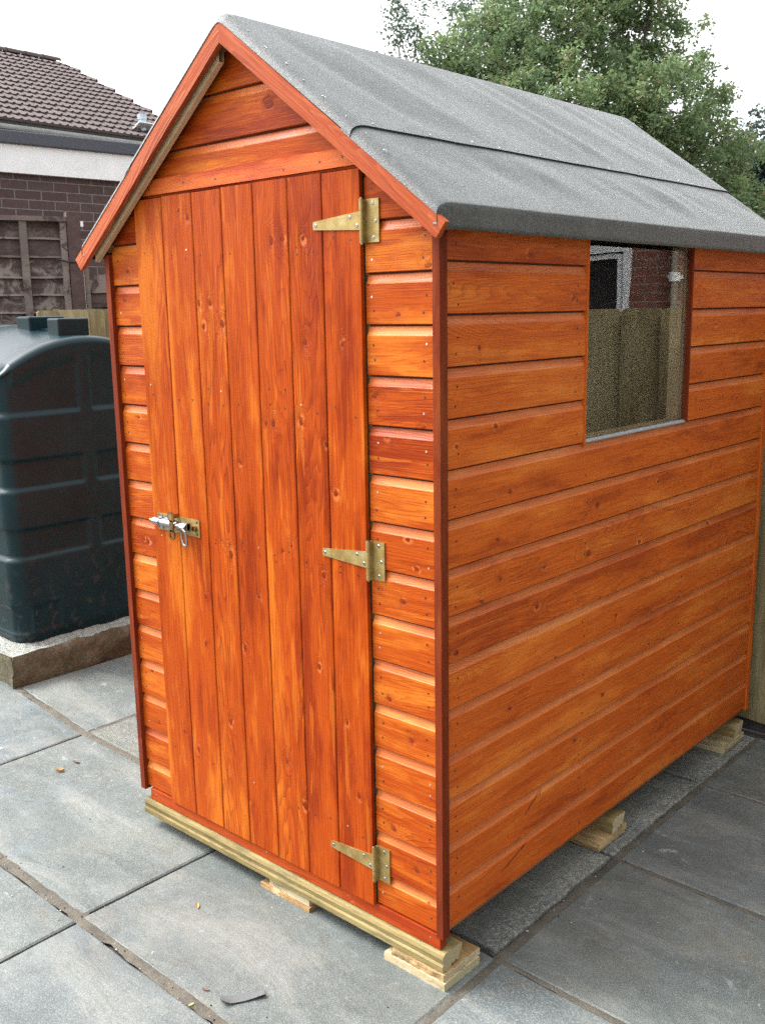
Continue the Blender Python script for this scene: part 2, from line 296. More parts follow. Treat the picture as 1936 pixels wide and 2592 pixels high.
# ------------------------------------------------------------------ paving
def slab_mat(name, cols, rough_edge=False):
    t = NT(name); geo = t.a('ShaderNodeNewGeometry').outputs['Position']
    sd = t.a('ShaderNodeAttribute', attribute_name='seed').outputs['Fac']
    off = t.a('ShaderNodeVectorMath', operation='ADD'); t.l.new(geo, off.inputs[0]); t.l.new(t.comb(0.0, 0.0, t.math('MULTIPLY', sd, 5.3)), off.inputs[1]); p = off.outputs[0]
    st = t.a('ShaderNodeMapping'); t.l.new(p, st.inputs[0]); st.inputs['Scale'].default_value = (1.0, 2.6, 1); st.inputs['Rotation'].default_value = (0, 0, .5)
    n1 = t.noise(st.outputs[0], 2.1, 5, .6, dist=.6); n2 = t.noise(p, 9, 5, .65, dist=.4); n3 = t.noise(p, 160, 3, .7); n4 = t.noise(p, 3.3, 4, .55)
    wn_ = t.a('ShaderNodeTexWhiteNoise', noise_dimensions='1D'); t.l.new(sd, wn_.inputs['W'])
    dk = tuple(q*.80 for q in cols[0]); lt = tuple(q*1.12 for q in cols[3]); c = t.ramp(n1, [(.33, dk), (.44, cols[0]), (.52, cols[1]), (.60, cols[3]), (.68, lt)])
    c = t.mix(t.mapr(n4, .54, .72, 0, .55), c, cols[4])
    c = t.mix(t.mapr(n2, .35, .7, 0, .35), c, cols[1])
    br = t.noise(p, 5.5, 6, .75, dist=1.0)
    c = t.mix(t.mapr(br, .55, .68, 0, .55), c, (.155, .125, .085))
    bl = t.noise(p, 3.7, 5, .7, dist=.8); c = t.mix(t.mapr(bl, .56, .66, 0, .4), c, (.13, .165, .20))
    mo = t.noise(p, 26, 6, .75, dist=.5); c = t.mix(t.mapr(mo, .52, .68, 0, .38), c, (.07, .075, .07)); c = t.mix(t.mapr(mo, .46, .32, 0, .28), c, (.33, .34, .32))
    # splashes of dried cement
    s = t.noise(p, 9.5, 8, .82, dist=.5); s2 = t.noise(p, 2.2, 2, .5)
    sm = t.math('MULTIPLY', t.mapr(s, .585, .64, 0, 1), t.mapr(s2, .50, .58, 0, 1))
    c = t.mix(t.math('MULTIPLY', sm, .75), c, (.48, .49, .47))
    sp = t.noise(p, 42, 3, .6); c = t.mix(t.math('MULTIPLY', t.mapr(sp, .70, .74, 0, .7), t.mapr(s2, .40, .5, .25, 1)), c, (.5, .5, .47))
    c = t.mix(t.mapr(n3, .3, .75, .16, 0), c, (.05, .05, .05))
    c = t.mix(t.mapr(n3, .58, .8, 0, .22), c, (.5, .5, .5))
    bright = t.math('MULTIPLY_ADD', wn_.outputs['Value'], .16, .92)
    g1 = t.noise(p, 330, 2, .8); c = t.mix(t.mapr(g1, .35, .65, .42, 0), c, (.06, .063, .06)); c = t.mix(t.mapr(g1, .5, .72, 0, .42), c, (.46, .47, .46))
    h = t.a('ShaderNodeHueSaturation'); t.l.new(c, h.inputs['Color']); t.l.new(bright, h.inputs['Value'])
    hh = t.math('ADD', t.math('MULTIPLY', n1, 5.0), t.math('ADD', t.math('MULTIPLY', n2, 1.4), t.math('MULTIPLY', n3, .35 if not rough_edge else 1.0)))
    if rough_edge == 2:
        gx = t.a('ShaderNodeSeparateXYZ'); t.l.new(geo, gx.inputs[0])
        ex = t.mapr(t.math('ADD', gx.outputs[0], t.math('MULTIPLY', n2, .05)), -.035, .02, 0, 1)
        pit = t.noise(p, 75, 5, .8)
        hcol = t.mix(t.math('MULTIPLY', ex, t.mapr(pit, .42, .52, .6, 0)), h.outputs[0], (.08, .08, .068))
        hcol = t.mix(t.math('MULTIPLY', ex, t.mapr(pit, .52, .65, 0, .7)), hcol, (.36, .36, .32))
        return t.out(hcol, .8, t.bump(t.math('ADD', hh, t.math('MULTIPLY', t.math('MULTIPLY', pit, ex), 5)), .0022, .8), spec=.3)
    if rough_edge:
        hh = t.math('ADD', hh, t.math('MULTIPLY', t.noise(p, 45, 5, .75), 6))
    gt = t.mix(1.0, h.outputs[0], (.83, .865, .85), 'MULTIPLY')
    return t.out(gt, t.mapr(n2, .3, .7, .52, .72), t.bump(hh, .0022, .8), spec=.35)
SL = slab_mat("riven_slab", [(.105, .118, .116), (.142, .156, .154), (.178, .190, .186), (.21, .212, .198), (.200, .185, .15)])
SLB = slab_mat("riven_slab_blue", [(.100, .116, .122), (.135, .152, .160), (.166, .184, .190), (.20, .206, .20), (.185, .175, .148)])
SLE = slab_mat("slab_with_cut_edge", [(.18, .19, .18), (.23, .24, .225), (.27, .275, .255), (.30, .30, .27), (.28, .265, .23)], 2)
SLR = slab_mat("rough_slab_back", [(.17, .17, .15), (.25, .245, .215), (.30, .295, .255), (.34, .33, .27), (.28, .26, .2)], True)

def mortar():
    t = NT("sandy_mortar"); p = t.a('ShaderNodeNewGeometry').outputs['Position']
    n = t.noise(p, 14, 5, .7); n2 = t.noise(p, 120, 4, .7)
    c = t.ramp(n, [(.3, (.068, .064, .053)), (.5, (.112, .103, .084)), (.7, (.155, .138, .108))])
    c = t.mix(t.mapr(n2, .35, .7, .35, 0), c, (.05, .045, .04))
    return t.out(c, .95, t.bump(n2, .004), spec=.2)
M_MORT = mortar()
M_DARKJ = plain("open_joint_dirt", (.035, .032, .028), .95, var=.4, nscale=60, bump=.003)

def make_ground():
    m = NT("yard_ground"); p = m.a('ShaderNodeNewGeometry').outputs['Position']
    n = m.noise(p, 1.2, 6, .65); n2 = m.noise(p, 60, 4, .7)
    c = m.ramp(n, [(.3, (.12, .11, .09)), (.5, (.19, .18, .15)), (.7, (.10, .13, .06))])
    c = m.mix(m.mapr(n2, .4, .7, .3, 0), c, (.06, .05, .04))
    g = MB(); S = 260
    g.face([(-S, -S, G-.045), (S, -S, G-.045), (S, S, G-.045), (-S, S, G-.045)], m.out(c, .95, m.bump(n2, .01)))
    tag(g.build("ground"), kind='structure')
make_ground()

# slab corner lattice: each slab is a quad given by its own corners
slabs = []
def Q(a, b, c, d, seed, mat=SL, dz=0.0): slabs.append(([a, b, c, d], seed, mat, dz))
m1 = lambda x: -.437+.012*(-.9-x)*-.2            # wide mortar joint in front of the shed
Q((-.885, -.455-.62), (.07, -.455-.62), (.062, -.452), (-.890, -.446), 1.3, SLB)
Q((-1.85, -1.06), (-.89, -1.06), (-.898, -.444), (-1.85, -.428), 2.1, SL, -.001)
Q((-1.95, -.407), (-.912, -.42), (-.905, .188), (-1.57, .220), 3.7, SL)
slabs[-1] = ([(-1.951, -.409), (-.907, -.422), (-.901, .185), (-1.30, .214), (-1.57, .220), (-1.955, .226)], 3.7, SL, 0)
Q((-.899, -.424), (.052, -.432), (.043, .158), (-.893, .183), 4.4, SL, .001)
Q((.07, -.428), (.98, -.45), (.97, .14), (.062, .156), 5.2, SLB, -.001)
Q((.07, -1.05), (.98, -1.05), (.98, -.46), (.071, -.438), 6.6, SL)
Q((.062, .17), (.97, .154), (.965, .748), (.056, .757), 7.9, SL)
Q((.054, .771), (.965, .762), (.96, 1.357), (.048, 1.358), 8.3, SLB, .001)
Q((.046, 1.372), (.96, 1.371), (.955, 1.845), (.042, 1.845), 9.6, SL)
for i in range(1, 3):
    for j, (a, b) in enumerate(((-1.05, -.46), (-.45, .13), (.145, .74), (.755, 1.35), (1.365, 1.845))):
        Q((.98+.95*(i-1)+.012, a), (.98+.95*i-.01, a), (.98+.95*i-.01, b), (.98+.95*(i-1)+.012, b), 20+i*5+j)
# left, beyond the vertical joint
Q((-2.85, -.40), (-1.963, -.402), (-1.968, .228), (-2.62, .298), 10.4, SLB, -.001)
slabs[-1] = ([(-2.90, -.39), (-1.963, -.402), (-1.967, .228), (-2.56, .295), (-2.90, .33)], 10.4, SLB, -.001)
Q((-2.85, -1.05), (-1.865, -1.05), (-1.865, -.43), (-2.85, -.41), 11.2)
Q((-2.61, .322), (-1.968, .252), (-1.962, 1.0), (-2.61, 1.0), 12.9, SL)
Q((-2.61, 1.012), (-1.962, 1.012), (-1.962, 1.9), (-2.61, 1.9), 13.9, SL)
Q((-1.952, .252), (-1.0, .215), (-1.0, .9), (-1.950, .9), 14.5, SLR, .002)
Q((-1.95, .91), (-1.0, .91), (-1.0, 1.9), (-1.95, 1.9), 15.5, SLR, .0)
# strips beside the shed, their rough cut edge outward
for (a, b, s_) in ((.178, .762, 16.3), (.772, 1.362, 17.7), (1.372, 1.845, 18.2)):
    Q((-.9, a+.004), (.036, a-.004), (.031, b-.004), (-.9, b), s_, SLE, .005)

def build_slabs():
    b = MB(); rr = random.Random(5)
    for pts, seed, mat, dz in slabs:
        n = len(pts); P = [Vector((*p, 0)) for p in pts]; c = sum(P, Vector())/n
        # wobbly edge
        edge = []
        for i in range(n):
            A, B = P[i], P[(i+1) % n]; L = (B-A).length; k = max(1, int(L/.035))
            nn = Vector(((B-A).y, -(B-A).x, 0)).normalized()
            amp = .0022 if mat not in (SLR, SLE) else .006
            for j in range(k):
                q = A.lerp(B, j/k); q = q - nn*(abs(mn.noise(q*9+Vector((seed, 0, 0))))*amp*1.6 + abs(mn.noise(q*40+Vector((0, seed, 0))))*amp); edge.append(q)
        ins = []
        for i, q in enumerate(edge):
            d = (c-q); ins.append(q + d.normalized()*(.006 if mat is not SLR else .014))
        zt = G+dz; m_ = len(edge)
        top = [Vector((q.x, q.y, zt + mn.noise(q*3+Vector((0, 0, seed)))*.0015)) for q in ins]
        mid = [Vector((q.x, q.y, zt-.0035)) for q in edge]; low = [Vector((q.x, q.y, zt-.04)) for q in edge]
        b.face(top, mat, [(p.x, p.y) for p in top], seed, True)
        for i in range(m_):
            j = (i+1) % m_
            b.face([mid[i], mid[j], top[j], top[i]], mat, None, seed, True)
            b.face([low[i], low[j], mid[j], mid[i]], mat, None, seed)
    return b
tag(build_slabs().build("paving"), kind='structure')
# mortar bed (flush pointing) and darker open joints
b = MB()
def joint(a, c, wd, mat, z, seg=.03, amp=.25):
    A, B = Vector((*a, 0)), Vector((*c, 0)); L = (B-A).length; k = max(2, int(L/seg)); n = Vector(((B-A).y, -(B-A).x, 0)).normalized()
    rows = []
    for i in range(k+1):
        q = A.lerp(B, i/k); ww = wd*(.5 + amp*mn.noise(q*9) + amp*.8*mn.noise(q*45))
        rows.append([(q+n*ww).to_tuple()[:2]+(z-.001,), (q+n*ww*.4).to_tuple()[:2]+(z+.0015*mn.noise(q*50)+.001,), (q-n*ww*.4).to_tuple()[:2]+(z+.0015*mn.noise(q*60+Vector((1, 1, 1)))+.001,), (q-n*ww).to_tuple()[:2]+(z-.001,)])
    b.grid(rows, mat, lambda i, j: (i*.03, j*.01))
joint((-2.9, -.400), (.1, -.437), .040, M_MORT, G-.001)
joint((-2.75, .325), (-1.96, .239), .038, M_MORT, G-.0012)
joint((-1.965, .239), (-1.57, .234), .036, M_MORT, G-.0008)
joint((-1.57, .234), (-.9, .200), .036, M_MORT, G-.001)
joint((.062, -1.0), (.040, 1.85), .030, M_MORT, G-.003)
joint((.06, .163), (2.9, .13), .020, M_MORT, G-.003)
joint((.05, .764), (2.9, .745), .018, M_MORT, G-.003)
joint((.05, 1.365), (2.9, 1.358), .018, M_MORT, G-.003)
joint((-1.955, .25), (-1.955, 1.9), .022, M_MORT, G-.002)
b.face([(-3.2, -1.1, G-.012), (3, -1.1, G-.012), (3, 2.0, G-.012), (-3.2, 2.0, G-.012)], M_DARKJ)
tag(b.build("mortar_joints"), kind='structure')

# ------------------------------------------------------------------ the shed
PZ = .112; W = 1.198; L = 1.812
def seedgen():
    i = 0
    while True:
        i += 1; yield round(i*1.37 % 97, 3)
SD = seedgen()
COVE = [(0.0, -.001), (.0012, 0.0), (.0868, 0.0), (.0882, -.0010), (.0895, -.0022), (.0960, -.0050), (.1073, -.0086), (.1077, -.0105), (PZ+.002, -.0105)]
def shiplap(mb, z, side, lim, mat, bottom=True, h=PZ, zclip=99, prof=None):
    """one shiplap board. side: function (a, off, z) -> point, a = coordinate along the wall; lim(z) -> (a0, a1)"""
    s = next(SD); pr = prof or COVE; k = h/PZ
    rows = []
    for (dz, off) in pr:
        zz = z + (dz if h == PZ else (dz if dz < .01 else dz-(PZ-h)))
        zz = min(zz, zclip); a0, a1 = lim(zz); rows.append((zz, off, a0, max(a1, a0)))
    for (z0, o0, a0, b0), (z1, o1, a1, b1) in zip(rows[:-1], rows[1:]):
        if z1-z0 < 1e-6 or (b0-a0 < 1e-5 and b1-a1 < 1e-5): continue
        n = 1
        pts = [side(a0, o0, z0), side(b0, o0, z0), side(b1, o1, z1), side(a1, o1, z1)]
        dz_ = z0-z if h == PZ else z0-z+(PZ-h)
        m2 = mat if dz_ < .0880 else (M_GAP if dz_ > .1070 else (W_COVE_SHEEN_F if mat is W_FRONT else W_COVE_SHEEN_S))  # cove faces get the painted sky-sheen tone
        mb.face(pts, m2, [(a0+s*7.31, z0-z+s*3.17), (b0+s*7.31, z0-z+s*3.17), (b1+s*7.31, z1-z+s*3.17), (a1+s*7.31, z1-z+s*3.17)], s, False)
    # underside and ends
    z0, o0, a0, b0 = rows[0]
    if b0-a0 > 1e-4:
        mb.face([side(a0, -.012, z0), side(b0, -.012, z0), side(b0, o0, z0), side(a0, o0, z0)], mat, [(a0, 0), (b0, 0), (b0, .01), (a0, .01)], s)
        for e, a_, b_ in ((0, 2, 3), (1, 2, 3)):
            pts = [side(r[2+e], r[1], r[0]) for r in rows] + [side(r[2+e], -.012, r[0]) for r in (rows[-1], rows[0])]
            mb.face(pts if e else pts[::-1], mat, [(.3, i*.01) for i in range(len(pts))], s)
front = lambda a, off, z: Vector((a, -off, z))
right = lambda a, off, z: Vector((off, a, z))
left = lambda a, off, z: Vector((-W-off, a, z))
back = lambda a, off, z: Vector((a, L+off, z))
SL_ = (2.150-1.672)/(.605+.045); XR = -.603
roofz = lambda x: 2.150 - SL_*abs(x-XR)                     # top of the roof felt
SC = .042                                                  # wall top below the felt surface
def gable(z, x0, x1):
    # x limits below the roof slope
    half = (2.150-SC-z)/SL_
    return (max(x0, XR-half), min(x1, XR+half)) if half > 0 else (XR, XR)

shed = thing("garden_shed", (-.6, .9, G), "orange stained wooden garden shed with grey felt apex roof on packed timber bearers", "shed")
# front wall
fw = MB(); rng = random.Random(3)
DX0, DX1, DZT = -1.049, -.206, 1.770
def dot(mb, p, n, bright=False, r=.0027): mb.disc(Vector(p)+Vector(n)*.0006, n, r, M_NAILB if bright else M_NAILD, 7)
z = 0.0; k = 0
laps = [0.0] + [.088+PZ*i for i in range(0, 19)]
for i, z in enumerate(laps):
    h = PZ if i else .088
    if z > 2.10: break
    if z < 1.76:
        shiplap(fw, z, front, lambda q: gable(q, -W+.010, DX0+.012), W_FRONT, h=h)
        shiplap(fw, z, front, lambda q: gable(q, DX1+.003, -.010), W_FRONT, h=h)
        for xx in (-W+.036, DX1+.026, -.034):
            for dz in (.030, .066):
                if gable(z+dz, -2, 1)[0]+.02 < xx < gable(z+dz, -2, 1)[1]-.02:
                    dot(fw, (xx+rng.uniform(-.006, .006), 0, z+dz+rng.uniform(-.007, .007)), (0, -1, 0), rng.random() < .35)
    else:
        shiplap(fw, z, front, lambda q: gable(q, -W, 0), W_FRONT, h=h)
# backing so no light leaks
fw.face([(-W+.01, .0125, 0), (-.01, .0125, 0), (-.01, .0125, 1.60), (XR, .0125, 2.09), (-W+.01, .0125, 1.60)][::-1], M_INT)
fw.build("front_wall", shed)
# header batten over the door
hb = MB(); s = next(SD)
x0, x1 = gable(1.775, -2, 1); x0b, x1b = gable(1.813, -2, 1)
x0, x1, x0b, x1b = x0+.012, x1-.012, x0b+.012, x1b-.012
hb.face([(x0, -.008, 1.7735), (x1, -.008, 1.7735), (x1b, -.008, 1.8125), (x0b, -.008, 1.8125)], W_HEAD, [(x0, 0), (x1, 0), (x1b, .04), (x0b, .04)], s)
hb.face([(x0b, -.008, 1.8125), (x1b, -.008, 1.8125), (x1b, .006, 1.814), (x0b, .006, 1.814)], W_HEAD, [(x0, .04), (x1, .04), (x1b, .05), (x0b, .05)], s)
hb.face([(x0, .006, 1.7735), (x1, .006, 1.7735), (x1, -.008, 1.7735), (x0, -.008, 1.7735)], W_HEAD, None, s)
for x in (-.98, -.83, -.70, -.45, -.33, -.26): dot(hb, (x, -.008, 1.79+rng.uniform(-.008, .008)), (0, -1, 0))
hb.build("door_header", shed)

# door: seven vertical boards
dr = MB(); DXs = [-1.049, -.926, -.797, -.680, -.561, -.439, -.325, -.206]; YD = -.011
for i in range(7):
    a, c = DXs[i], DXs[i+1]; s = next(SD); zt = DZT-.004+rng.uniform(-.002, .001); zb = -.006+rng.uniform(-.001, .002)
    pr = [(a+.0009, .007), (a+.0010, .0016), (a+.0026, .0002), (a+.0042, 0.0), (c-.0065, 0.0), (c-.0042, .0003), (c-.0020, .0020), (c-.0018, .007)]
    if i == 0: pr = [(a, .011), (a, .0005), (a+.001, 0), (a+.002, 0)] + pr[4:]
    if i == 6: pr = pr[:5] + [(c-.003, 0.0), (c-.002, .0006), (c-.002, .011)]
    # boards are split along their length with a slight bow so the joints are not dead straight
    nz = 24; rows = []
    for j in range(nz+1):
        zz = lerp(zb, zt, j/nz); wob = lambda x: .0011*mn.noise(Vector((round(x, 1)*7, zz*2.2, 3.1)))
        rows.append([Vector((x+(wob(x)), YD+o, zz)) for (x, o) in pr])
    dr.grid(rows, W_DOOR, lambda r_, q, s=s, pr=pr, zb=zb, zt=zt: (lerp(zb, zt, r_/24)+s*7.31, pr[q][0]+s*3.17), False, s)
    dr.face([rows[-1][k_] for k_ in range(len(pr))] + [Vector((c-.0018, .004, zt)), Vector((a+.0009, .004, zt))], W_DOOR, None, s)
    for zz in (1.615, 1.60 if i % 2 else 1.27, 1.235, .86, .845, .18):
        if rng.random() < .8:
            dot(dr, (lerp(a, c, .25)+rng.uniform(-.006, .006), YD, zz+rng.uniform(-.012, .012)), (0, -1, 0), rng.random() < .15, .0025)
            if rng.random() < .7: dot(dr, (lerp(a, c, .74)+rng.uniform(-.006, .006), YD, zz+rng.uniform(-.012, .012)), (0, -1, 0), rng.random() < .12, .0025)
dr.face([(DX0+.002, -.0025, -.004), (DX1-.003, -.0025, -.004), (DX1-.003, -.0025, 1.765), (DX0+.002, -.0025, 1.765)], M_GAP)
# split in the second board
sp = [(-.862, 1.392), (-.8602, 1.36), (-.8575, 1.318), (-.8565, 1.29), (-.8555, 1.255), (-.857, 1.285), (-.8592, 1.32), (-.8614, 1.36)]
dr.face([(x, YD-.0004, z_) for x, z_ in sp][::-1], M_GAP)
sp = [(-.8505, 1.235), (-.8490, 1.19), (-.8478, 1.15), (-.847, 1.12), (-.8490, 1.155), (-.8503, 1.19)]
dr.face([(x, YD-.0004, z_) for x, z_ in sp][::-1], M_GAP)
door = dr.build("door", shed)
door.data.materials[0] = W_DOOR

def hinge(zc):
    h = MB(); xk = -.2005; y0 = -.0145
    # fixed leaf
    def plate(poly, yb, yf, mat=M_BRASS):
        h.face([(x, yf, z_) for x, z_ in poly], mat); n = len(poly)
        for i in range(n):
            j = (i+1) % n; h.face([(poly[i][0], yb, poly[i][1]), (poly[j][0], yb, poly[j][1]), (poly[j][0], yf, poly[j][1]), (poly[i][0], yf, poly[i][1])], mat)
    plate([(xk+.004, zc-.046), (-.159, zc-.046), (-.159, zc+.046), (xk+.004, zc+.046)], -.0002, -.0035)
    plate([(-.352, zc-.0085), (-.349, zc-.0105), (xk-.003, zc-.019), (xk-.003, zc+.021), (-.349, zc+.008), (-.352, zc+.006)], YD+.0004, YD-.0028)
    # knuckle with the sheared strap end, three sleeves
    for a, c, m_ in ((-.047, -.0195, M_BRASS), (-.0185, .0215, M_BRASS), (.0225, .046, M_BRASS)):
        h.cyl((xk, -.0135, zc+a), (xk, -.0135, zc+c), .0052, m_, 14)
    h.cyl((xk, -.0135, zc-.050), (xk, -.0135, zc+.049), .0030, M_CHROME, 10)
    h.box((xk-.0012, -.0145, zc-.047), (xk+.0052, -.0005, zc+.046), M_BRASS, 1, 2)
    for x, dz, y in ((-.176, .036, -.0035), (-.169, -.001, -.0035), (-.176, -.036, -.0035), (-.343, -.0012, YD-.0028), (-.236, .010, YD-.0028), (-.214, -.009, YD-.0028)):
        c = Vector((x, y-.0004, zc+dz))
        h.cyl(c, c+Vector((0, -.0009, 0)), .0042, M_CHROME, 12, .0030)
        h.face([c+Vector((a_, -.0011, b_)) for a_, b_ in ((-.0018, -.0004), (.0018, -.0004), (.0018, .0004), (-.0018, .0004))], M_NAILD)
        h.face([c+Vector((a_, -.0012, b_)) for a_, b_ in ((-.0004, -.0018), (.0004, -.0018), (.0004, .0018), (-.0004, .0018))], M_NAILD)
    return h
for zc in (1.654, .891, .114): hinge(zc).build("hinge", door)

def bolt():
    h = MB(); y = YD-.0006; zc = .880; x0, x1 = -1.024, -.833
    for (a, c) in ((x0, -.999), (-.9975, x1)):
        h.box((a, y-.0022, zc-.0245), (c, y, zc+.0245), M_BRASS, 1, 0)
    # bolt rod, barrel and keep
    h.cyl((-1.048, y-.011, zc+.001), (-1.020, y-.011, zc+.001), .0062, M_BRONZE, 14, .0075)
    h.cyl((-1.052, y-.011, zc+.001), (-1.0475, y-.011, zc+.001), .004, M_CHROME, 12, .0062)
    h.cyl((-1.026, y-.011, zc+.001), (-.880, y-.011, zc+.001), .0078, M_CHROME, 18)
    for a, c, m_ in ((-1.030, -1.000, M_CHROME), (-.994, -.945, M_CHROME), (-.925, -.876, M_CHROME)):
        h.cyl((a, y-.0112, zc+.001), (c, y-.0112, zc+.001), .0108, m_, 20)
        h.box((a, y-.011, zc-.0115), (c, y-.001, zc+.0125), m_, 1, 0)
    for a, c in ((-1.016, -1.002), (-.990, -.952)):
        h.box((a, y-.0036, zc-.021), (c, y-.0021, zc+.021), M_CHROME, 1, 0)
    # figure-eight swivel plate for the padlock
    ring = []
    for i in range(40):
        t = 2*math.pi*i/40; zz = .0285*math.cos(t); xx = math.sin(t)*(.0165-.0105*math.cos(2*t+math.pi)*-1*(abs(math.sin(t))**2)*.55)
        ring.append((xx, zz))
    def loop(cx, cz, r, r2, yf, yb, m_):
        k = 22
        for i in range(k):
            a, c = 2*math.pi*i/k, 2*math.pi*(i+1)/k
            o = lambda r_, t, yy: (cx+r_*math.cos(t), yy, cz+r_*math.sin(t))
            h.face([o(r2, a, yf), o(r2, c, yf), o(r, c, yf), o(r, a, yf)][::-1], m_)
            h.face([o(r, a, yf), o(r, c, yf), o(r, c, yb), o(r, a, yb)], m_, None, 0, True)
            h.face([o(r2, a, yf), o(r2, c, yf), o(r2, c, yb), o(r2, a, yb)], m_, None, 0, True)
    yf = y-.026; px = -.931
    loop(px, zc+.026, .0145, .0082, yf, yf+.004, M_BRONZE); loop(px, zc-.026, .0145, .0082, yf, yf+.004, M_BRONZE)
    h.disc((px, yf-.0006, zc+.026), (0, -1, 0), .0084, M_BRASS, 20)
    h.box((px-.0075, yf, zc-.016), (px+.0075, yf+.004, zc+.016), M_BRONZE, 1, 2)
    h.cyl((px, y-.002, zc+.026), (px, yf, zc+.026), .006, M_BRONZE)
    # turned down hasp loop
    pts = [(-.902, y-.020, zc+.002), (-.882, y-.024, zc-.001), (-.868, y-.024, zc-.010), (-.866, y-.023, zc-.030), (-.868, y-.022, zc-.044), (-.875, y-.022, zc-.050), (-.883, y-.022, zc-.045), (-.888, y-.022, zc-.034), (-.890, y-.022, zc-.018)]
    h.tube(pts, .0036, M_CHROME, 10)
    for p in pts: 
        h.cyl(Vector(p)+Vector((0, 0, -.0034)), Vector(p)+Vector((0, 0, .0034)), .0036, M_CHROME, 8)
    loop(-.852, zc+.0, .0085, .0062, y-.010, y-.002, M_BRONZE)
    for x, dz in ((-1.018, .017), (-1.018, -.017), (-.843, .017), (-.843, -.017)):
        h.disc((x, y-.0028, zc+dz), (0, -1, 0), .0032, M_NAILD, 10)
    return h
bolt().build("bolt", door)

# side wall with window opening
WY0, WY1, WZ0, WZ1 = .612, 1.190, 1.117, 1.60
sw = MB(); slaps = [0.0] + [.109+PZ*i for i in range(0, 14)]
for i, z in enumerate(slaps):
    h = PZ if i else .109
    if z > 1.61: break
    if z >= WZ0-.001:
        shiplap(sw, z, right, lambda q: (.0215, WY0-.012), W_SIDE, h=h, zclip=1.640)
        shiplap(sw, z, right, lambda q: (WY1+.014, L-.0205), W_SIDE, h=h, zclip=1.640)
        ny = (.062, .56, 1.25, 1.765)
    else:
        shiplap(sw, z, right, lambda q: (.0215, L-.0205), W_SIDE, h=h)
        ny = (.062, .62, 1.21, 1.765)
    for yy in ny:
        for dz in (.026, .064):
            if rng.random() < .85 and z+dz < 1.62: dot(sw, (0, yy+rng.uniform(-.008, .008), z+dz+rng.uniform(-.008, .008)), (1, 0, 0), False, .0027)
# back sheet of the wall (with the opening left open)
for (a, c, z0, z1) in ((.01, WY0-.014, 0, 1.62), (WY1+.016, L-.01, 0, 1.62), (WY0-.014, WY1+.016, 0, WZ0-.004)):
    sw.face([(-.013, a, z0), (-.013, c, z0), (-.013, c, z1), (-.013, a, z1)], M_INT, [(a, z0), (c, z0), (c, z1), (a, z1)])
# dark sap splits low down on two boards
for (ya, za, yb, zb, wd) in ((.424, .210, .345, .166, .0045), (.424, .216, .417, .192, .0090), (.350, .082, .240, .048, .0042), (.352, .084, .330, .072, .0050), (.300, .100, .33, .115, .002)):
    pts = []
    for t_ in (0, .3, .7, 1): pts.append((.0008, lerp(ya, yb, t_), lerp(za, zb, t_)+wd*math.sin(math.pi*t_)*.5))
    for t_ in (.7, .3): pts.append((.0008, lerp(ya, yb, t_), lerp(za, zb, t_)-wd*math.sin(math.pi*t_)*.5))
    sw.face(pts, M_GAP)
tag(sw.build("side_wall", shed), "orange shiplap side wall with window opening")
# plain left and back walls
lw = MB(); bw = MB()
for i, z in enumerate(slaps):
    h = PZ if i else .109
    if z < 1.61: shiplap(lw, z, left, lambda q: (.026, L-.024), W_SIDE, h=h, zclip=1.640)
for i, z in enumerate(laps):
    h = PZ if i else .088
    if z < 2.08: shiplap(bw, z, back, lambda q: gable(q, -W+.01, -.01), W_SIDE, h=h)
lw.face([(-W+.013, .01, 0), (-W+.013, L-.01, 0), (-W+.013, L-.01, 1.62), (-W+.013, .01, 1.62)], M_INT, [(0, 0), (L, 0), (L, 1.6), (0, 1.6)])
bw.face([(-W+.01, L-.013, 0), (-.01, L-.013, 0), (-.01, L-.013, 1.60), (XR, L-.013, 2.09), (-W+.01, L-.013, 1.60)], M_INT, [(0, 0), (1.2, 0), (1.2, 1.6), (.6, 2.1), (0, 1.6)])
lw.build("side_wall", shed); bw.build("back_wall", shed)

# window
def window():
    root = MB(); s = next(SD)
    # stained beads each side of the opening
    root.box((-.012, WY0-.014, WZ0-.01), (.0015, WY0-.004, 1.63), W_SIDE, s, 2)
    root.box((-.010, WY1+.001, WZ0-.004), (.0025, WY1+.011, 1.63), W_TRIM, next(SD), 2)
    # bare framing seen through the glass
    root.box((-.060, WY1-.006, WZ0-.02), (-.017, WY1+.030, 1.63), W_STUD, next(SD), 2)
    root.box((-.050, WY0-.034, WZ0-.02), (-.017, WY0-.003, 1.63), W_STUD, next(SD), 2)
    root.box((-.062, WY0-.003, WZ0-.034), (-.0165, WY1-.006, WZ0+.006), W_RAW, next(SD), 1)
    root.box((-.046, WY0-.003, WZ1+.034), (-.0165, WY1-.007, WZ1+.05), W_STUD, next(SD), 1)
    # grey mastic along the foot of the pane
    rows = []
    for i in range(40):
        yy = lerp(WY0-.002, WY1+.004, i/39); r = .0032+.0014*mn.noise(Vector((yy*40, 0, 0)))
        rows.append([(-.010, yy, WZ0+.004+r*.4), (-.004, yy, WZ0+.003+r*.6), (0.0005+r*.25, yy, WZ0-.001), (-.002, yy, WZ0-.004)])
    root.grid(rows, M_MASTIC)
    fr = root.build("window", shed)
    g = MB(); g.box((-.0150, WY0-.002, WZ0+.0015), (-.0120, WY1+.002, 1.63), M_GLASS, 0, 1)
    g.build("pane", fr)
M_MASTIC = plain("grey_mastic", (.28, .29, .31), .6, var=.3, nscale=120, bump=.001)
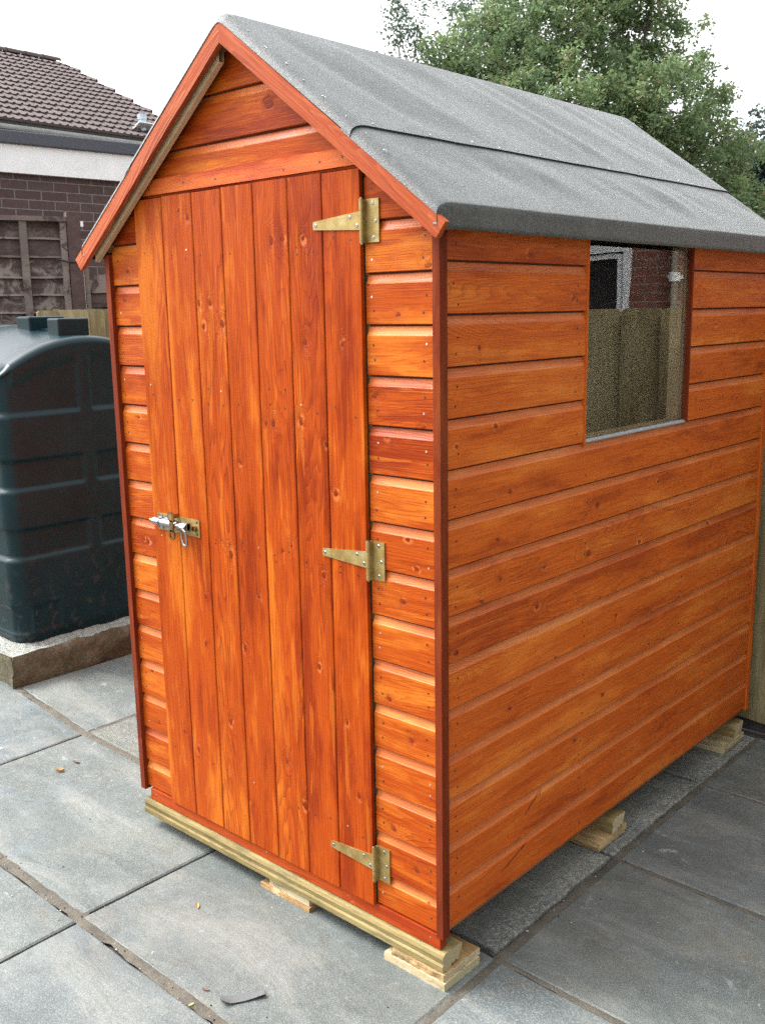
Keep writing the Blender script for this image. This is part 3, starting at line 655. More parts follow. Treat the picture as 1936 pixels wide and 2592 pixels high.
def glass():
    t = NT("window_glass"); n = t.n; n.remove(t.b)
    tc = t.a('ShaderNodeTexCoord').outputs['Object']
    tr = t.a('ShaderNodeBsdfTransparent'); tr.inputs[0].default_value = (.82, .83, .81, 1)
    gl = t.a('ShaderNodeBsdfGlossy'); gl.inputs['Roughness'].default_value = .015; gl.inputs['Color'].default_value = (1, 1, 1, 1)
    nz = t.noise(tc, 3.2, 2, .4); bp = t.bump(nz, .0005, 1.0); t.l.new(bp, gl.inputs['Normal'])
    df = t.a('ShaderNodeBsdfDiffuse'); df.inputs['Color'].default_value = (.5, .47, .4, 1)
    fr = t.a('ShaderNodeFresnel'); fr.inputs['IOR'].default_value = 1.52
    gb = t.a('ShaderNodeNewGeometry').outputs['Backfacing']
    m1_ = t.a('ShaderNodeMixShader'); t.l.new(t.math('MULTIPLY', t.math('MULTIPLY', fr.outputs[0], 1.35, clamp=True), t.math('SUBTRACT', 1.0, gb)), m1_.inputs[0]); t.l.new(tr.outputs[0], m1_.inputs[1]); t.l.new(gl.outputs[0], m1_.inputs[2])
    dust = t.noise(tc, 300, 2, .7); d2 = t.noise(tc, 6, 3, .6)
    m2_ = t.a('ShaderNodeMixShader'); t.l.new(t.math('ADD', t.mapr(dust, .62, .78, 0, .06), t.mapr(d2, .4, .8, .003, .014)), m2_.inputs[0]); t.l.new(m1_.outputs[0], m2_.inputs[1]); t.l.new(df.outputs[0], m2_.inputs[2])
    t.l.new(m2_.outputs[0], n['Material Output'].inputs[0]); return t.m
M_GLASS = glass()
window()

# corner trims
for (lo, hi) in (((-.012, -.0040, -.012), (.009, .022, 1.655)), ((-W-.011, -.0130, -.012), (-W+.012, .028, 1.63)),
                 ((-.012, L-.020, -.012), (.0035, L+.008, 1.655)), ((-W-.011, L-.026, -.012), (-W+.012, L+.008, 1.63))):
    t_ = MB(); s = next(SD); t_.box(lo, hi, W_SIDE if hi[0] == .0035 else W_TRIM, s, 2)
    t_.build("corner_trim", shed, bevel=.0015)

# bargeboards: square cut boards that mitre at the apex
def barge(side, y0, y1):
    m = MB(); s = next(SD); wd = .048 ; e = (.668 if side > 0 else .685)
    top = lambda d: 2.128 - .742*d; bot = lambda d: 2.128-wd - .742*d
    # cross-sections along the board at distance d from the apex
    N = 14; rows = []
    for i in range(N+1):
        d = e*i/N
        dt, db = (d, d)
        if i == N: dt, db = e, e-.024
        xt, xb = XR+side*dt, XR+side*db
        rows.append([Vector((xt, y1, top(dt))), Vector((xt, y0, top(dt))), Vector((xt, y0, top(dt))), Vector((xb, y0, bot(db))), Vector((xb, y0, bot(db))), Vector((xb, y1, bot(db)))])
    ll = lambda i: e*i/N*1.25
    vv = (0, .014, .014, .066, .066, .08)
    for a, c in ((0, 1), (2, 3), (4, 5)):
        m.grid([[r[a], r[c]] for r in rows], W_BARGE, lambda i, j, a=a, c=c: (ll(i)+s*7.31, (vv[a], vv[c])[j]+s*3.17), False, s)
    r = rows[-1]; m.face([r[2], r[3], r[5], r[0]], W_BARGE, None, s)
    return m
for side in (-1, 1):
    barge(side, -.056, -.042).build("bargeboard", shed)
    m_ = barge(side, L+.078, L+.064); m_.build("bargeboard", shed)
# pale battens behind the front bargeboards
for side in (-1, 1):
    m = MB(); s = next(SD); rows = []
    for i in range(9):
        d = .030+(.588 if side < 0 else .560)*i/8; x = XR+side*d; zt = 2.128-.742*d-.036
        rows.append([Vector((x, -.033, zt)), Vector((x, -.033, zt-.023)), Vector((x, -.018, zt-.023)), Vector((x, -.018, zt))])
    for a, c in ((0, 1), (1, 2), (2, 3)):
        m.grid([[r[a], r[c]] for r in rows], W_RAW, lambda i, j, a=a: (i*.08+s, a*.02+j*.02), False, s)
    m.face(rows[-1], W_RAW, None, s); m.build("roof_batten", shed)
# roof deck
m = MB()
for side in (-1, 1):
    e = .640; xa, xb = XR, XR+side*e; za, zb = 2.150-.030, 2.150-.030-SL_*e
    P = lambda x, y, z_: Vector((x, y, z_))
    for dz in (0, -.010):
        m.face([P(xa, -.040, za+dz), P(xb, -.040, zb+dz), P(xb, L+.062, zb+dz), P(xa, L+.062, za+dz)], M_INT, [(0, 0), (0, .6), (1.9, .6), (1.9, 0)])
m.build("roof_deck", shed)

# roof felt
def felt_mat():
    t = NT("green_mineral_felt"); p = t.a('ShaderNodeTexCoord').outputs['Object']
    n = t.noise(p, 700, 2, .8); n1 = t.noise(p, 7, 4, .6); n2 = t.noise(p, 150, 4, .85)
    c = t.ramp(n2, [(.30, (.006, .008, .008)), (.5, (.019, .025, .024)), (.70, (.105, .122, .118))])
    c = t.mix(t.mapr(n, .35, .65, .5, 0), c, (.02, .022, .022))
    c = t.mix(t.mapr(n1, .45, .72, 0, .12), c, (.2, .21, .2))
    t.b.inputs['Sheen Weight'].default_value = .30; t.b.inputs['Sheen Roughness'].default_value = .25; t.b.inputs['Sheen Tint'].default_value = (.93, .98, .97, 1)
    return t.out(c, .46, t.bump(t.math('ADD', n, t.math('MULTIPLY', n2, 2.0)), .0015, .7), spec=.8)
M_FELT = felt_mat()
Y0R, Y1R = -.0575, L+.082
def ydrop(y):
    d = 0.0
    if y < .0: t_ = min(1, (.0-y)/.0575); d = .026*(1-math.sqrt(max(0, 1-t_**2.4)))-.003*sstep(.0, -.02, y)*0
    if y > L+.02: t_ = min(1, (y-L-.02)/.062); d = .030*(1-math.sqrt(max(0, 1-t_**2.2)))
    return d
def wrinkle(sl, y):
    edge = sstep(-.03, .15, y)*(1-sstep(L-.05, L+.08, y))*sstep(0, .12, sl)*(.08+.92*sstep(0, .13, abs(sl-.50)))*(1-.95*sstep(.62, .78, sl))
    a = mn.noise(Vector((y*5.2-sl*3.2, sl*1.1, 1.7)))*.011 + mn.noise(Vector((y*11-sl*5.5, sl*1.7, 7.1)))*.0065 + mn.noise(Vector((y*2.1, sl*2.0, 9.9)))*.004
    return a*edge
ca, sa = 1/math.sqrt(1+SL_*SL_), SL_/math.sqrt(1+SL_*SL_)
def roof_sheet(side, s0, s1, lift, eave, ny=150, ns=60):
    """rows along y, columns down the slope; returns grid"""
    prof = []
    for i in range(ns+1):
        s = lerp(s0, s1, i/ns); prof.append((s, 0, None))
    rows = []
    for j in range(ny+1):
        y = lerp(Y0R, Y1R, j/ny); yy = y
        # finer steps at both rolled ends
        t_ = j/ny
        if t_ < .2: y = lerp(Y0R, .03, t_/.2)
        elif t_ > .85: y = lerp(L+.01, Y1R, (t_-.85)/.15)
        else: y = lerp(.03, L+.01, (t_-.2)/.65)
        row = []
        for s, _, _ in prof:
            rd = .018 if s < .03 else 0
            rz = (.022-s)**2/.06*.6 if s < .022 else 0          # softened ridge
            h = lift + wrinkle(s, y) - rz
            x = XR + side*(s*ca + h*sa); z_ = 2.150 - s*sa + h*ca - ydrop(y)
            row.append(Vector((x, y, z_)))
        if eave:
            x, z_ = row[-1].x, row[-1].z; sag = .001*mn.noise(Vector((y*6, 0, 0)))
            for k_ in range(1, 4):
                a = math.radians(k_*20); r = .005
                row.append(Vector((x+side*(r*math.sin(a)*.75+.0006), y, z_-r*.7*(k_/3)**1.4-.001)))
            xe = row[-1].x; ze = row[-1].z; hb_ = .051*(.35+.65*sstep(-.056, -.030, y))
            for k_ in range(1, 6): row.append(Vector((xe+side*(.0008*mn.noise(Vector((y*9, k_*.4, 4)))), y, ze-hb_*k_/5+sag*k_/5)))
            row.append(Vector((xe-side*.010, y, row[-1].z+.001)))
        rows.append(row)
    return rows
m = MB(); SE = .650/ca-.008; SO = .512
uvf = lambda i, j: (i*.012, j*.012)
for side in (1, -1):
    lo = roof_sheet(side, SO-.03, SE, 0.0, True); hi = roof_sheet(side, 0.0, SO, .0042, False)
    m.grid(lo if side < 0 else [r[::-1] for r in lo], M_FELT, uvf)
    m.grid(hi if side < 0 else [r[::-1] for r in hi], M_FELT, uvf)
M_GAPF = plain("bitumen_edge", (.012, .012, .013), .7, var=.2)
hi = roof_sheet(1, 0.0, SO, .0042, False)
for a, c in zip(hi[:-1], hi[1:]):
    n = Vector((sa, 0, ca)); d = Vector((ca, 0, -sa))*.0004
    m.face([a[-1]+d, c[-1]+d, c[-1]+d-n*.0052, a[-1]+d-n*.0052], M_GAPF)
    m.face([a[-1]-n*.0030+d, c[-1]-n*.0030+d, c[-1]-n*.0034+Vector((ca, 0, -sa))*.0026, a[-1]-n*.0034+Vector((ca, 0, -sa))*.0026], M_GAPF)
# clout nails along the lap and beside the front edge
def clout(s, y, r=.0042):
    h = .0042+wrinkle(s, y)+.0006; x = XR+s*ca+h*sa; z_ = 2.150-s*sa+h*ca-ydrop(y); n = Vector((sa, 0, ca)); c = Vector((x, y, z_))
    for k_ in range(5):
        a = rng.uniform(0, 6.28); q = c+Vector((ca*math.cos(a), math.sin(a), -sa*math.cos(a)))*r*.9
        m.disc(q+n*.0003, n+Vector((rng.uniform(-.6, .6), rng.uniform(-.6, .6), 0)), .0017, M_CLOUT, 5)
    m.disc(c, n, r*.55, M_FELT, 9)
M_CLOUT = plain("lifted_bitumen_fleck", (.62, .64, .64), .5, .0, var=.2)
for i in range(20): clout(SO-.013+rng.uniform(-.003, .003), .03+i*.0915+rng.uniform(-.012, .012))
for i in range(9): clout(.02+i*.075+rng.uniform(-.01, .01), -.034+rng.uniform(-.004, .004), .0036)
m.build("roof_felt", shed)

# floor: stained rim, joists' ends
m = MB()
m.box((-1.170, -.0035, -.041), (-.0005, .020, -.0045), W_RIM, next(SD), 0)
m.box((-.052, .022, -.041), (-.030, L-.01, -.002), W_RIM, next(SD), 1)
m.box((-1.17, .022, -.041), (-1.15, L-.01, -.002), W_RIM, next(SD), 1)
m.box((-1.149, .0205, -.030), (-.0225, L-.01, -.012), M_INT, next(SD), 0)
for x in (-.03, -1.14, -.62): dot(m, (x, -.0037, -.018), (0, -1, 0), True, .002)
m.build("floor", shed, bevel=.001)

# ------------------------------------------------------------------ timber bearers and packing
def extr(mb, prof, x0, x1, m, seed, endm=None):
    """extrude (y,z) profile along x"""
    n = len(prof); acc = 0
    for i in range(n):
        a, c = prof[i], prof[(i+1) % n]; l = math.hypot(c[0]-a[0], c[1]-a[1]); K = 10
        mb.grid([[Vector((lerp(x0, x1, k_/K), a[0], a[1])), Vector((lerp(x0, x1, k_/K), c[0], c[1]))] for k_ in range(K+1)], m,
                lambda i_, j_, acc=acc, l=l: (lerp(x0, x1, i_/K)+seed*7.31, acc+l*j_+seed*3.17), False, seed)
        acc += l
    for x, o in ((x0, 1), (x1, -1)):
        pts = [Vector((x, p[0], p[1])) for p in prof][::o]
        mb.face(pts, endm or m, [(p.y*.25+seed, p.z*.6) for p in pts], seed)
def endgrain(name, light, dark):
    t = NT(name); uv = t.a('ShaderNodeTexCoord').outputs['Object']
    w_ = t.a('ShaderNodeTexWave', wave_type='RINGS', rings_direction='X'); w_.inputs['Scale'].default_value = 95
    mp = t.a('ShaderNodeMapping'); t.l.new(uv, mp.inputs[0]); mp.inputs['Location'].default_value = (0, .02, -.06)
    t.l.new(mp.outputs[0], w_.inputs['Vector']); w_.inputs['Distortion'].default_value = 1.5
    n = t.noise(uv, 300, 3, .7)
    c = t.mix(w_.outputs['Fac'], dark, light); c = t.mix(t.mapr(n, .4, .7, 0, .4), c, dark)
    return t.out(c, .85, t.bump(n, .001), spec=.2)
E_GREEN = endgrain("treated_end_grain", (.42, .37, .24), (.27, .21, .11))
E_WHITE = endgrain("pale_end_grain", (.52, .46, .34), (.36, .28, .16))
def bearer_profile(y, z0, z1, w_=.076):
    h = z1-z0
    return [(y, z0), (y+.030, z0), (y+.036, z0+.010), (y+.044, z0+.006), (y+.050, z0+.013), (y+.060, z0+.004), (y+.063, z0+.012), (y+w_, z1-.006), (y+w_-.003, z1),
            (y+.010, z1), (y+.004, z1-.004), (y+.0005, z1-.012), (y+.003, z1-.026), (y-.001, z1-.031)]
BL = [("front", -.0155, -.0885, -.0425, -1.192, .0165, "green treated timber bearer under the door end of the shed", E_GREEN),
      ("mid", .812, -.0885, -.0425, -1.18, .004, "timber bearer with pale cut end halfway under the shed's side", E_WHITE),
      ("back", 1.700, -.0885, -.0425, -1.18, .004, "timber bearer with pale cut end under the far back end of the shed", E_WHITE)]
for nm, y, z0, z1, x0, x1, lab, en in BL:
    m = MB(); extr(m, bearer_profile(y, z0, z1), x0, x1, W_GREEN, next(SD), en)
    tag(m.build("timber_bearer", loc=((x0+x1)/2, y+.03, z0)), lab, "timber bearer", "timber bearers under the shed")
def rough_block(mb, lo, hi, m, endm, seed, rough=.0015):
    """sawn offcut: subdivided box with slightly ragged faces"""
    x0, y0, z0 = lo; x1, y1, z1 = hi; nx = max(2, int((x1-x0)/.008)); ny = max(2, int((y1-y0)/.008)); nz = max(2, int((z1-z0)/.006))
    def j(p, n): 
        q = p*60+Vector((seed*3, 0, 0)); return p + Vector(n)*rough*(mn.noise(q)+.6*mn.noise(q*2.7))
    X = [lerp(x0, x1, i/nx) for i in range(nx+1)]; Y = [lerp(y0, y1, i/ny) for i in range(ny+1)]; Z = [lerp(z0, z1, i/nz) for i in range(nz+1)]
    c = Vector(((x0+x1)/2, (y0+y1)/2, (z0+z1)/2))
    def jj(p): d = (p-c); d = Vector((d.x/(x1-x0), d.y/(y1-y0), 0)); return j(p, d*1.6)
    g = lambda R, mat, uvf: mb.grid(R, mat, uvf, False, seed)
    g([[jj(Vector((x, y0, z_))) for z_ in Z] for x in X][::-1], m, lambda i, k_: (i*.008+seed*7, k_*.006+seed*3))
    g([[jj(Vector((x, y1, z_))) for z_ in Z] for x in X], m, lambda i, k_: (i*.008+seed*7, k_*.006+seed*3))
    g([[jj(Vector((x0, y, z_))) for z_ in Z] for y in Y], endm, lambda i, k_: (i*.008, k_*.006))
    g([[jj(Vector((x1, y, z_))) for z_ in Z] for y in Y][::-1], endm, lambda i, k_: (i*.008, k_*.006))
    g([[jj(Vector((x, y, z1))) for y in Y] for x in X][::-1], m, lambda i, k_: (i*.008+seed*7, k_*.008+seed*3))
    g([[jj(Vector((x, y, z0))) for y in Y] for x in X], m, lambda i, k_: (i*.008+seed*7, k_*.008+seed*3))
W_PLY = wood_mat("ply_edge", (.56, .42, .22), (.42, .27, .12), (.30, .17, .07), (.2, .1, .04), (.15, .08, .03), blotch=.6, linek=.5, rough=.75)
E_PALE = endgrain("greenish_end_grain", (.44, .42, .27), (.32, .29, .17))
blocks = [((-.140, -.020, -.108), (.022, .122, -.090), W_PLY, E_WHITE, "ragged brownish wood offcut, upper of the two under the near corner of the shed", .0035, 0),
          ((-.164, -.024, G), (.028, .116, -.1085), W_WHITE, E_PALE, "thick greenish wood offcut on the slab at the near corner, lower of its stack", .0012, 0),
          ((-.612, -.006, -.116), (-.452, .060, -.0893), W_WHITE, E_WHITE, "pale wood piece wedged under the middle of the front bearer", .001, 0),
          ((-.645, -.012, G), (-.446, .070, -.1165), W_PLY, W_PLY, "thin brown board scrap on the slab under the middle of the front bearer", .002, 0),
          ((-.130, .742, -.107), (.002, .905, -.0893), W_PLY, W_PLY, "brown plywood packer on top of the stack midway under the shed's side", .0012, 0),
          ((-.130, .752, G+.006), (-.006, .908, -.1075), W_PLY, E_WHITE, "lower plywood packer on the slab midway under the shed's side", .001, 0),
          ((-.100, 1.632, -.106), (.008, 1.778, -.0893), W_WHITE, E_WHITE, "whitish ragged offcut on top of the far stack under the shed's side", .002, 0),
          ((-.110, 1.620, G+.006), (.000, 1.780, -.1065), W_WHITE, E_PALE, "yellowish offcut at the bottom of the far stack under the shed's side", .0015, 0)]
for lo, hi, m_, e_, lab, rg_, _ in blocks:
    b = MB(); rough_block(b, lo, hi, m_, e_, next(SD), rg_)
    tag(b.build("packing_block", loc=((lo[0]+hi[0])/2, (lo[1]+hi[1])/2, lo[2])), lab, "packing block", "offcuts packed under the shed")

# ------------------------------------------------------------------ litter on the slabs
def leaf(loc, r, rot, mat, label, curl=.3, l=1.6):
    m = MB(); N = 8; rows = []
    for i in range(N+1):
        t_ = i/N; wd = r*math.sin(math.pi*min(1, t_*.96+.03))**.7
        rows.append([Vector(((t_-.5)*2*r*l, k_*wd*.5, .0018+curl*r*(abs(k_)**1.5)+curl*.6*r*(t_-.5)**2*2)) for k_ in (-1, -.5, 0, .5, 1)])
    m.grid(rows, mat, lambda i, j: (i*.005, j*.005))
    o = m.build("fallen_leaf"); o.location = loc; o.rotation_euler = (0, 0, rot); tag(o, label, "leaf"); return o
M_LEAFO = plain("dry_orange_leaf", (.52, .25, .07), .7, var=.35, nscale=160, bump=.0006)
M_LEAFB = plain("dry_brown_leaf", (.16, .085, .05), .8, var=.35, nscale=160)
M_LEAFG = plain("small_green_leaf", (.42, .45, .12), .7, var=.3, nscale=160)
leaf((-1.735, .0, G), .015, .9, M_LEAFO, "curled orange brown leaf lying on the pale slab beside the shed", .5, 1.0)
leaf((-1.752, .075, G), .009, .2, M_LEAFB, "thin dark brown twisted leaf on the slab behind the orange leaf", .5, 1.9)
leaf((-.70, -.19, G), .0085, 2.5, M_LEAFO, "small orange brown fragment on the slab in front of the door", .3, 1.6)
leaf((-.41, -.39, G), .007, .4, M_LEAFB, "tiny brown leaf scrap left of the curled felt offcut", .3, 1.4)
leaf((-.395, -.445, G), .006, 1.4, M_LEAFG, "tiny yellow green leaf in the mortar joint at the bottom", .2, 1.3)
# curled felt strip
m = MB(); rows = []
for i in range(13):
    t_ = i/12; x = lerp(-.052, .052, t_); hz = .004+.018*abs(t_-.45)**1.7+(.010*max(0, .2-t_)*5)
    rows.append([Vector((x, yy, hz*(1 if k_ == 0 else .8)*(1.0 if k_ < 2 else .4)+.001)) for k_, yy in enumerate((-.016+.006*t_, -.005, .006, .018-.004*t_))])
m.grid(rows, plain("felt_scrap_grey", (.10, .108, .11), .8, var=.3, nscale=400, bump=.0006), lambda i, j: (i*.01, j*.01))
under = [[p-Vector((0, 0, .0016)) for p in r] for r in rows]
m.grid([r[::-1] for r in under], m.mats[0], lambda i, j: (i*.01, j*.01))
o = m.build("felt_offcut"); o.location = (-.318, -.352, G); o.rotation_euler = (0, 0, .98)
tag(o, "curled strip of dark roofing felt lying on the front slab", "felt offcut")

# loose grit and crumbs along the joints and on the slabs
m = MB(); rg = random.Random(21); M_GRIT = [plain('grit_grey', (.2, .2, .19), .9, var=.4), plain('grit_brown', (.15, .11, .07), .9, var=.4), plain('grit_pale', (.42, .41, .38), .9, var=.3), plain('grit_dark', (.03, .028, .025), .9, var=.3)]
def crumb(x, y, r, mt):
    c = Vector((x, y, G+r*.35+.001)); pts = [c+Vector((math.cos(a)*r*rg.uniform(.6, 1.2), math.sin(a)*r*rg.uniform(.6, 1.2), -r*.35)) for a in [i*math.pi*2/5 for i in range(5)]]; top = c+Vector((rg.uniform(-.3, .3)*r, rg.uniform(-.3, .3)*r, r*rg.uniform(.3, .8)))
    for i in range(5): m.face([pts[i], pts[(i+1) % 5], top], mt)
for i in range(420):
    k_ = rg.random()
    if k_ < .3: t_ = rg.random(); x, y = lerp(-2.6, .05, t_), lerp(-.404, -.437, t_)+rg.gauss(0, .018)
    elif k_ < .42: t_ = rg.random(); x, y = lerp(-2.55, -1.57, t_), lerp(.31, .236, t_)+rg.gauss(0, .02)
    elif k_ < .55: t_ = rg.random(); x, y = .05+rg.gauss(0, .015), lerp(-.4, 1.8, t_)
    elif k_ < .65: x, y = -2.60+abs(rg.gauss(0, .03)), rg.uniform(.3, 1.0)
    else: x, y = rg.uniform(-2.4, .9), rg.uniform(-.6, 1.0)
    if -1.19 < x < 0.03 and y > 0: continue
    crumb(x, y, rg.choice((.0012, .0016, .0022, .0032)), rg.choice(M_GRIT))
tag(m.build('grit'), 'loose crumbs of mortar and grit scattered over the slabs', 'grit', kind='stuff')

# ------------------------------------------------------------------ tank on its plinth
def conc():
    t = NT("mossy_concrete"); p = t.a('ShaderNodeNewGeometry').outputs['Position']
    n = t.noise(p, 9, 6, .7, dist=.5); n2 = t.noise(p, 70, 5, .75); n3 = t.noise(p, 3, 3, .5)
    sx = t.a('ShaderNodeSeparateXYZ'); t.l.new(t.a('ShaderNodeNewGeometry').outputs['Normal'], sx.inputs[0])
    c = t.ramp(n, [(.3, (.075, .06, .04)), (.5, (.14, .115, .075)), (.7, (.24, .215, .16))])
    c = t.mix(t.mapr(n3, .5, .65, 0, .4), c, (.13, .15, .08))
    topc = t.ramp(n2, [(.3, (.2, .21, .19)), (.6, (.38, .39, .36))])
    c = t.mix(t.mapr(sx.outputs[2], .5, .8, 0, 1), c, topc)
    c = t.mix(t.mapr(n2, .3, .6, .4, 0), c, (.04, .035, .025))
    return t.out(c, .95, t.bump(t.math('ADD', t.math('MULTIPLY', n, 2), n2), .010), spec=.2)
M_CONC = conc()
m = MB(); PX, PY, PT = -2.612, .292, .013
def rag(p, k=.012): 
    d = Vector((mn.noise(p*11), mn.noise(p*11+Vector((9, 0, 0))), mn.noise(p*11+Vector((0, 9, 0))))); e = Vector((mn.noise(p*40), mn.noise(p*40+Vector((3, 0, 0))), mn.noise(p*40+Vector((0, 3, 0)))))
    return p + d*k + e*k*.5
Y = [PY+i*.02 for i in range(0, 76)]; Zs = [lerp(G-.02, PT, i/9) for i in range(10)]; X = [PX-i*.03 for i in range(0, 50)]
def px(z_, t_): # undercut foot, rounded top
    u = (z_-G)/(PT-G); return (-.010*(1-u)**2 - .010*sstep(.8, 1.0, u))
m.grid([[rag(Vector((PX+px(z_, 0), y, z_))) for z_ in Zs] for y in Y], M_CONC)
m.grid([[rag(Vector((x, PY-px(z_, 0), z_))) for z_ in Zs] for x in X], M_CONC)
m.grid([[rag(Vector((min(x, PX-.010), max(y, PY+.010), PT)), .009) for y in Y] for x in X], M_CONC)
tag(m.build("tank_plinth", loc=(-3.3, 1.0, G)), "low mossy concrete plinth under the dark green tank", "concrete plinth")

def tank_mat():
    t = NT("dark_green_polyethylene"); p = t.a('ShaderNodeTexCoord').outputs['Object']
    n = t.noise(p, 4, 5, .65); n2 = t.noise(p, 500, 2, .7); n3 = t.noise(p, 22, 5, .7)
    c = t.ramp(n, [(.3, (.003, .014, .018)), (.6, (.005, .021, .027))])
    sx = t.a('ShaderNodeSeparateXYZ'); t.l.new(p, sx.inputs[0])
    dirt = t.math('MULTIPLY', t.mapr(n3, .55, .75, 0, 1), t.mapr(sx.outputs[2], .1, .45, .5, .05))
    c = t.mix(dirt, c, (.13, .10, .07))
    c = t.mix(t.mapr(t.noise(p, 30, 2, .5), .80, .83, 0, .7), c, (.4, .4, .36))
    c = t.mix(t.mapr(n2, .5, .75, 0, .03), c, (.12, .14, .14))
    return t.out(c, t.mapr(n3, .3, .7, .26, .36), t.bump(t.math('ADD', t.math('MULTIPLY', n2, .4), t.math('MULTIPLY', n, 3)), .0010, .5), spec=.24)
M_TANK = tank_mat()
tank = thing("oil_tank", (-3.25, .84, PT), "dark green moulded plastic tank with domed top and stepped panels beside the shed", "tank")
TY0, TY1, TX0, TX1 = .392, 1.30, -2.716, -3.80; RC = .075
def perim(n=240):
    pts = []; segs = [((TX0, TY0+RC), (TX0, TY1-RC)), None, ((TX0-RC, TY1), (TX1+RC, TY1)), None, ((TX1, TY1-RC), (TX1, TY0+RC)), None, ((TX1+RC, TY0), (TX0-RC, TY0)), None]
    cs = {1: (TX0-RC, TY1-RC, 0), 3: (TX1+RC, TY1-RC, 90), 5: (TX1+RC, TY0+RC, 180), 7: (TX0-RC, TY0+RC, 270)}
    for i, s in enumerate(segs):
        if s:
            (a, b_), (c, d) = s; k_ = 80 if i in (0, 6) else 40
            pts += [(lerp(a, c, j/k_), lerp(b_, d, j/k_), {0: (1, 0), 2: (0, 1), 4: (-1, 0), 6: (0, -1)}[i]) for j in range(k_)]
        else:
            cx, cy, a0 = cs[i]
            pts += [(cx+RC*math.cos(math.radians(a0+j*9)), cy+RC*math.sin(math.radians(a0+j*9)), (math.cos(math.radians(a0+j*9)), math.sin(math.radians(a0+j*9)))) for j in range(10)]
    return pts
def tz(y): t_ = (y-.84)/.46; return 1.175+.165*(1-t_*t_)
def recess(y, z_, face, s):
    """stepped panels: recess depth at height z on the broad faces"""
    d = 0.0
    if face in ('x', 'y'):
        c0, c1 = (.445, 1.24) if face == 'x' else (0, 0)
        mid0, mid1 = (.785, .845)
        for lo, hi_ in ((1.035, 9.0), (.705, .842), (.395, .535), ):
            up = sstep(lo-.002, lo+.018, z_)*(1-sstep(hi_-.006, hi_+.004, z_) if hi_ < 5 else 1-sstep(-.085, -.035, z_-tz(y)))
            if face == 'x':
                side = sstep(c0-.008, c0+.006, y)*(1-sstep(mid0-.008, mid0+.006, y)) + sstep(mid1-.006, mid1+.008, y)*(1-sstep(c1-.006, c1+.008, y))
            else: side = 1
            d = max(d, up*side)
        if face == 'x' and .05 < z_ < .2: d = max(d, .5*sstep(.05, .07, z_)*(1-sstep(.17, .19, z_))*sstep(.47, .48, y)*(1-sstep(.60, .61, y)))
    return d*.016
PP = perim(); rows = []
NZ = 150
for x, y, n in PP + [PP[0]]:
    col = []
    face = 'x' if n == (1, 0) else ('y' if n == (0, -1) else None)
    for i in range(NZ+1):
        z_ = PT + (tz(y)-PT)*i/NZ; foot = .012*(1-sstep(0, .05, z_-PT))
        # ledges wrap softly round the corner
        d = recess(y, z_, face, 0) if face == 'x' else (recess(.6, min(z_, tz(y)-.09), 'x', 0) if (n[0] > -.2 and n[1] < .2) else 0)
        if face is None and n[1] < 0: d *= 1
        col.append(Vector((x-n[0]*(d+foot), y-n[1]*(d+foot), z_)))
    rc = .045
    for k_ in range(1, 9):
        a = math.radians(90*k_/8); inn = rc*(1-math.cos(a))
        cxm, cym = (TX0+TX1)/2, (TY0+TY1)/2
        dx = -n[0]*inn; dy = -n[1]*inn
        col.append(Vector((x+dx, y+dy, tz(y)+rc*math.sin(a)*.75)))
    base = col[-1]
    for k_ in range(1, 13):
        t_ = k_/12; q = base.lerp(Vector((lerp(base.x, (TX0+TX1)/2, 1), base.y, 0)), t_)
        cx = base.x + ((TX0+TX1)/2-base.x)*t_; zz = tz(y)+rc*.75+.045*sstep(0, 1, t_)*1.0
        col.append(Vector((cx, base.y, zz)))
    rows.append(col)
m = MB(); m.grid(rows, M_TANK, lambda i, j: (i*.01, j*.01))
m.build("tank_body", tank)
def rbox(name, lo, hi, parent, bev=.008):
    m_ = MB(); m_.box(lo, hi, M_TANK, 1, 0); o_ = m_.build(name, parent, bevel=bev); return o_
rbox("cap_housing", (-2.93, .770, 1.34), (-2.83, .930, 1.452), tank)
rbox("cap_housing", (-3.17, .750, 1.34), (-3.05, .935, 1.462), tank)
rbox("cap_ledge", (-3.052, .80, 1.34), (-2.93, .90, 1.405), tank, .004)
m = MB()
for x in (-3.32, -3.42, -3.52):
    m.grid([[Vector((x-.028*math.cos(math.pi*k_/6), y, tz(y)+.055+.030*math.sin(math.pi*k_/6))) for k_ in range(7)] for y in [TY0+.06+i*.02 for i in range(40)]], M_TANK)
m.build("top_rib", tank)

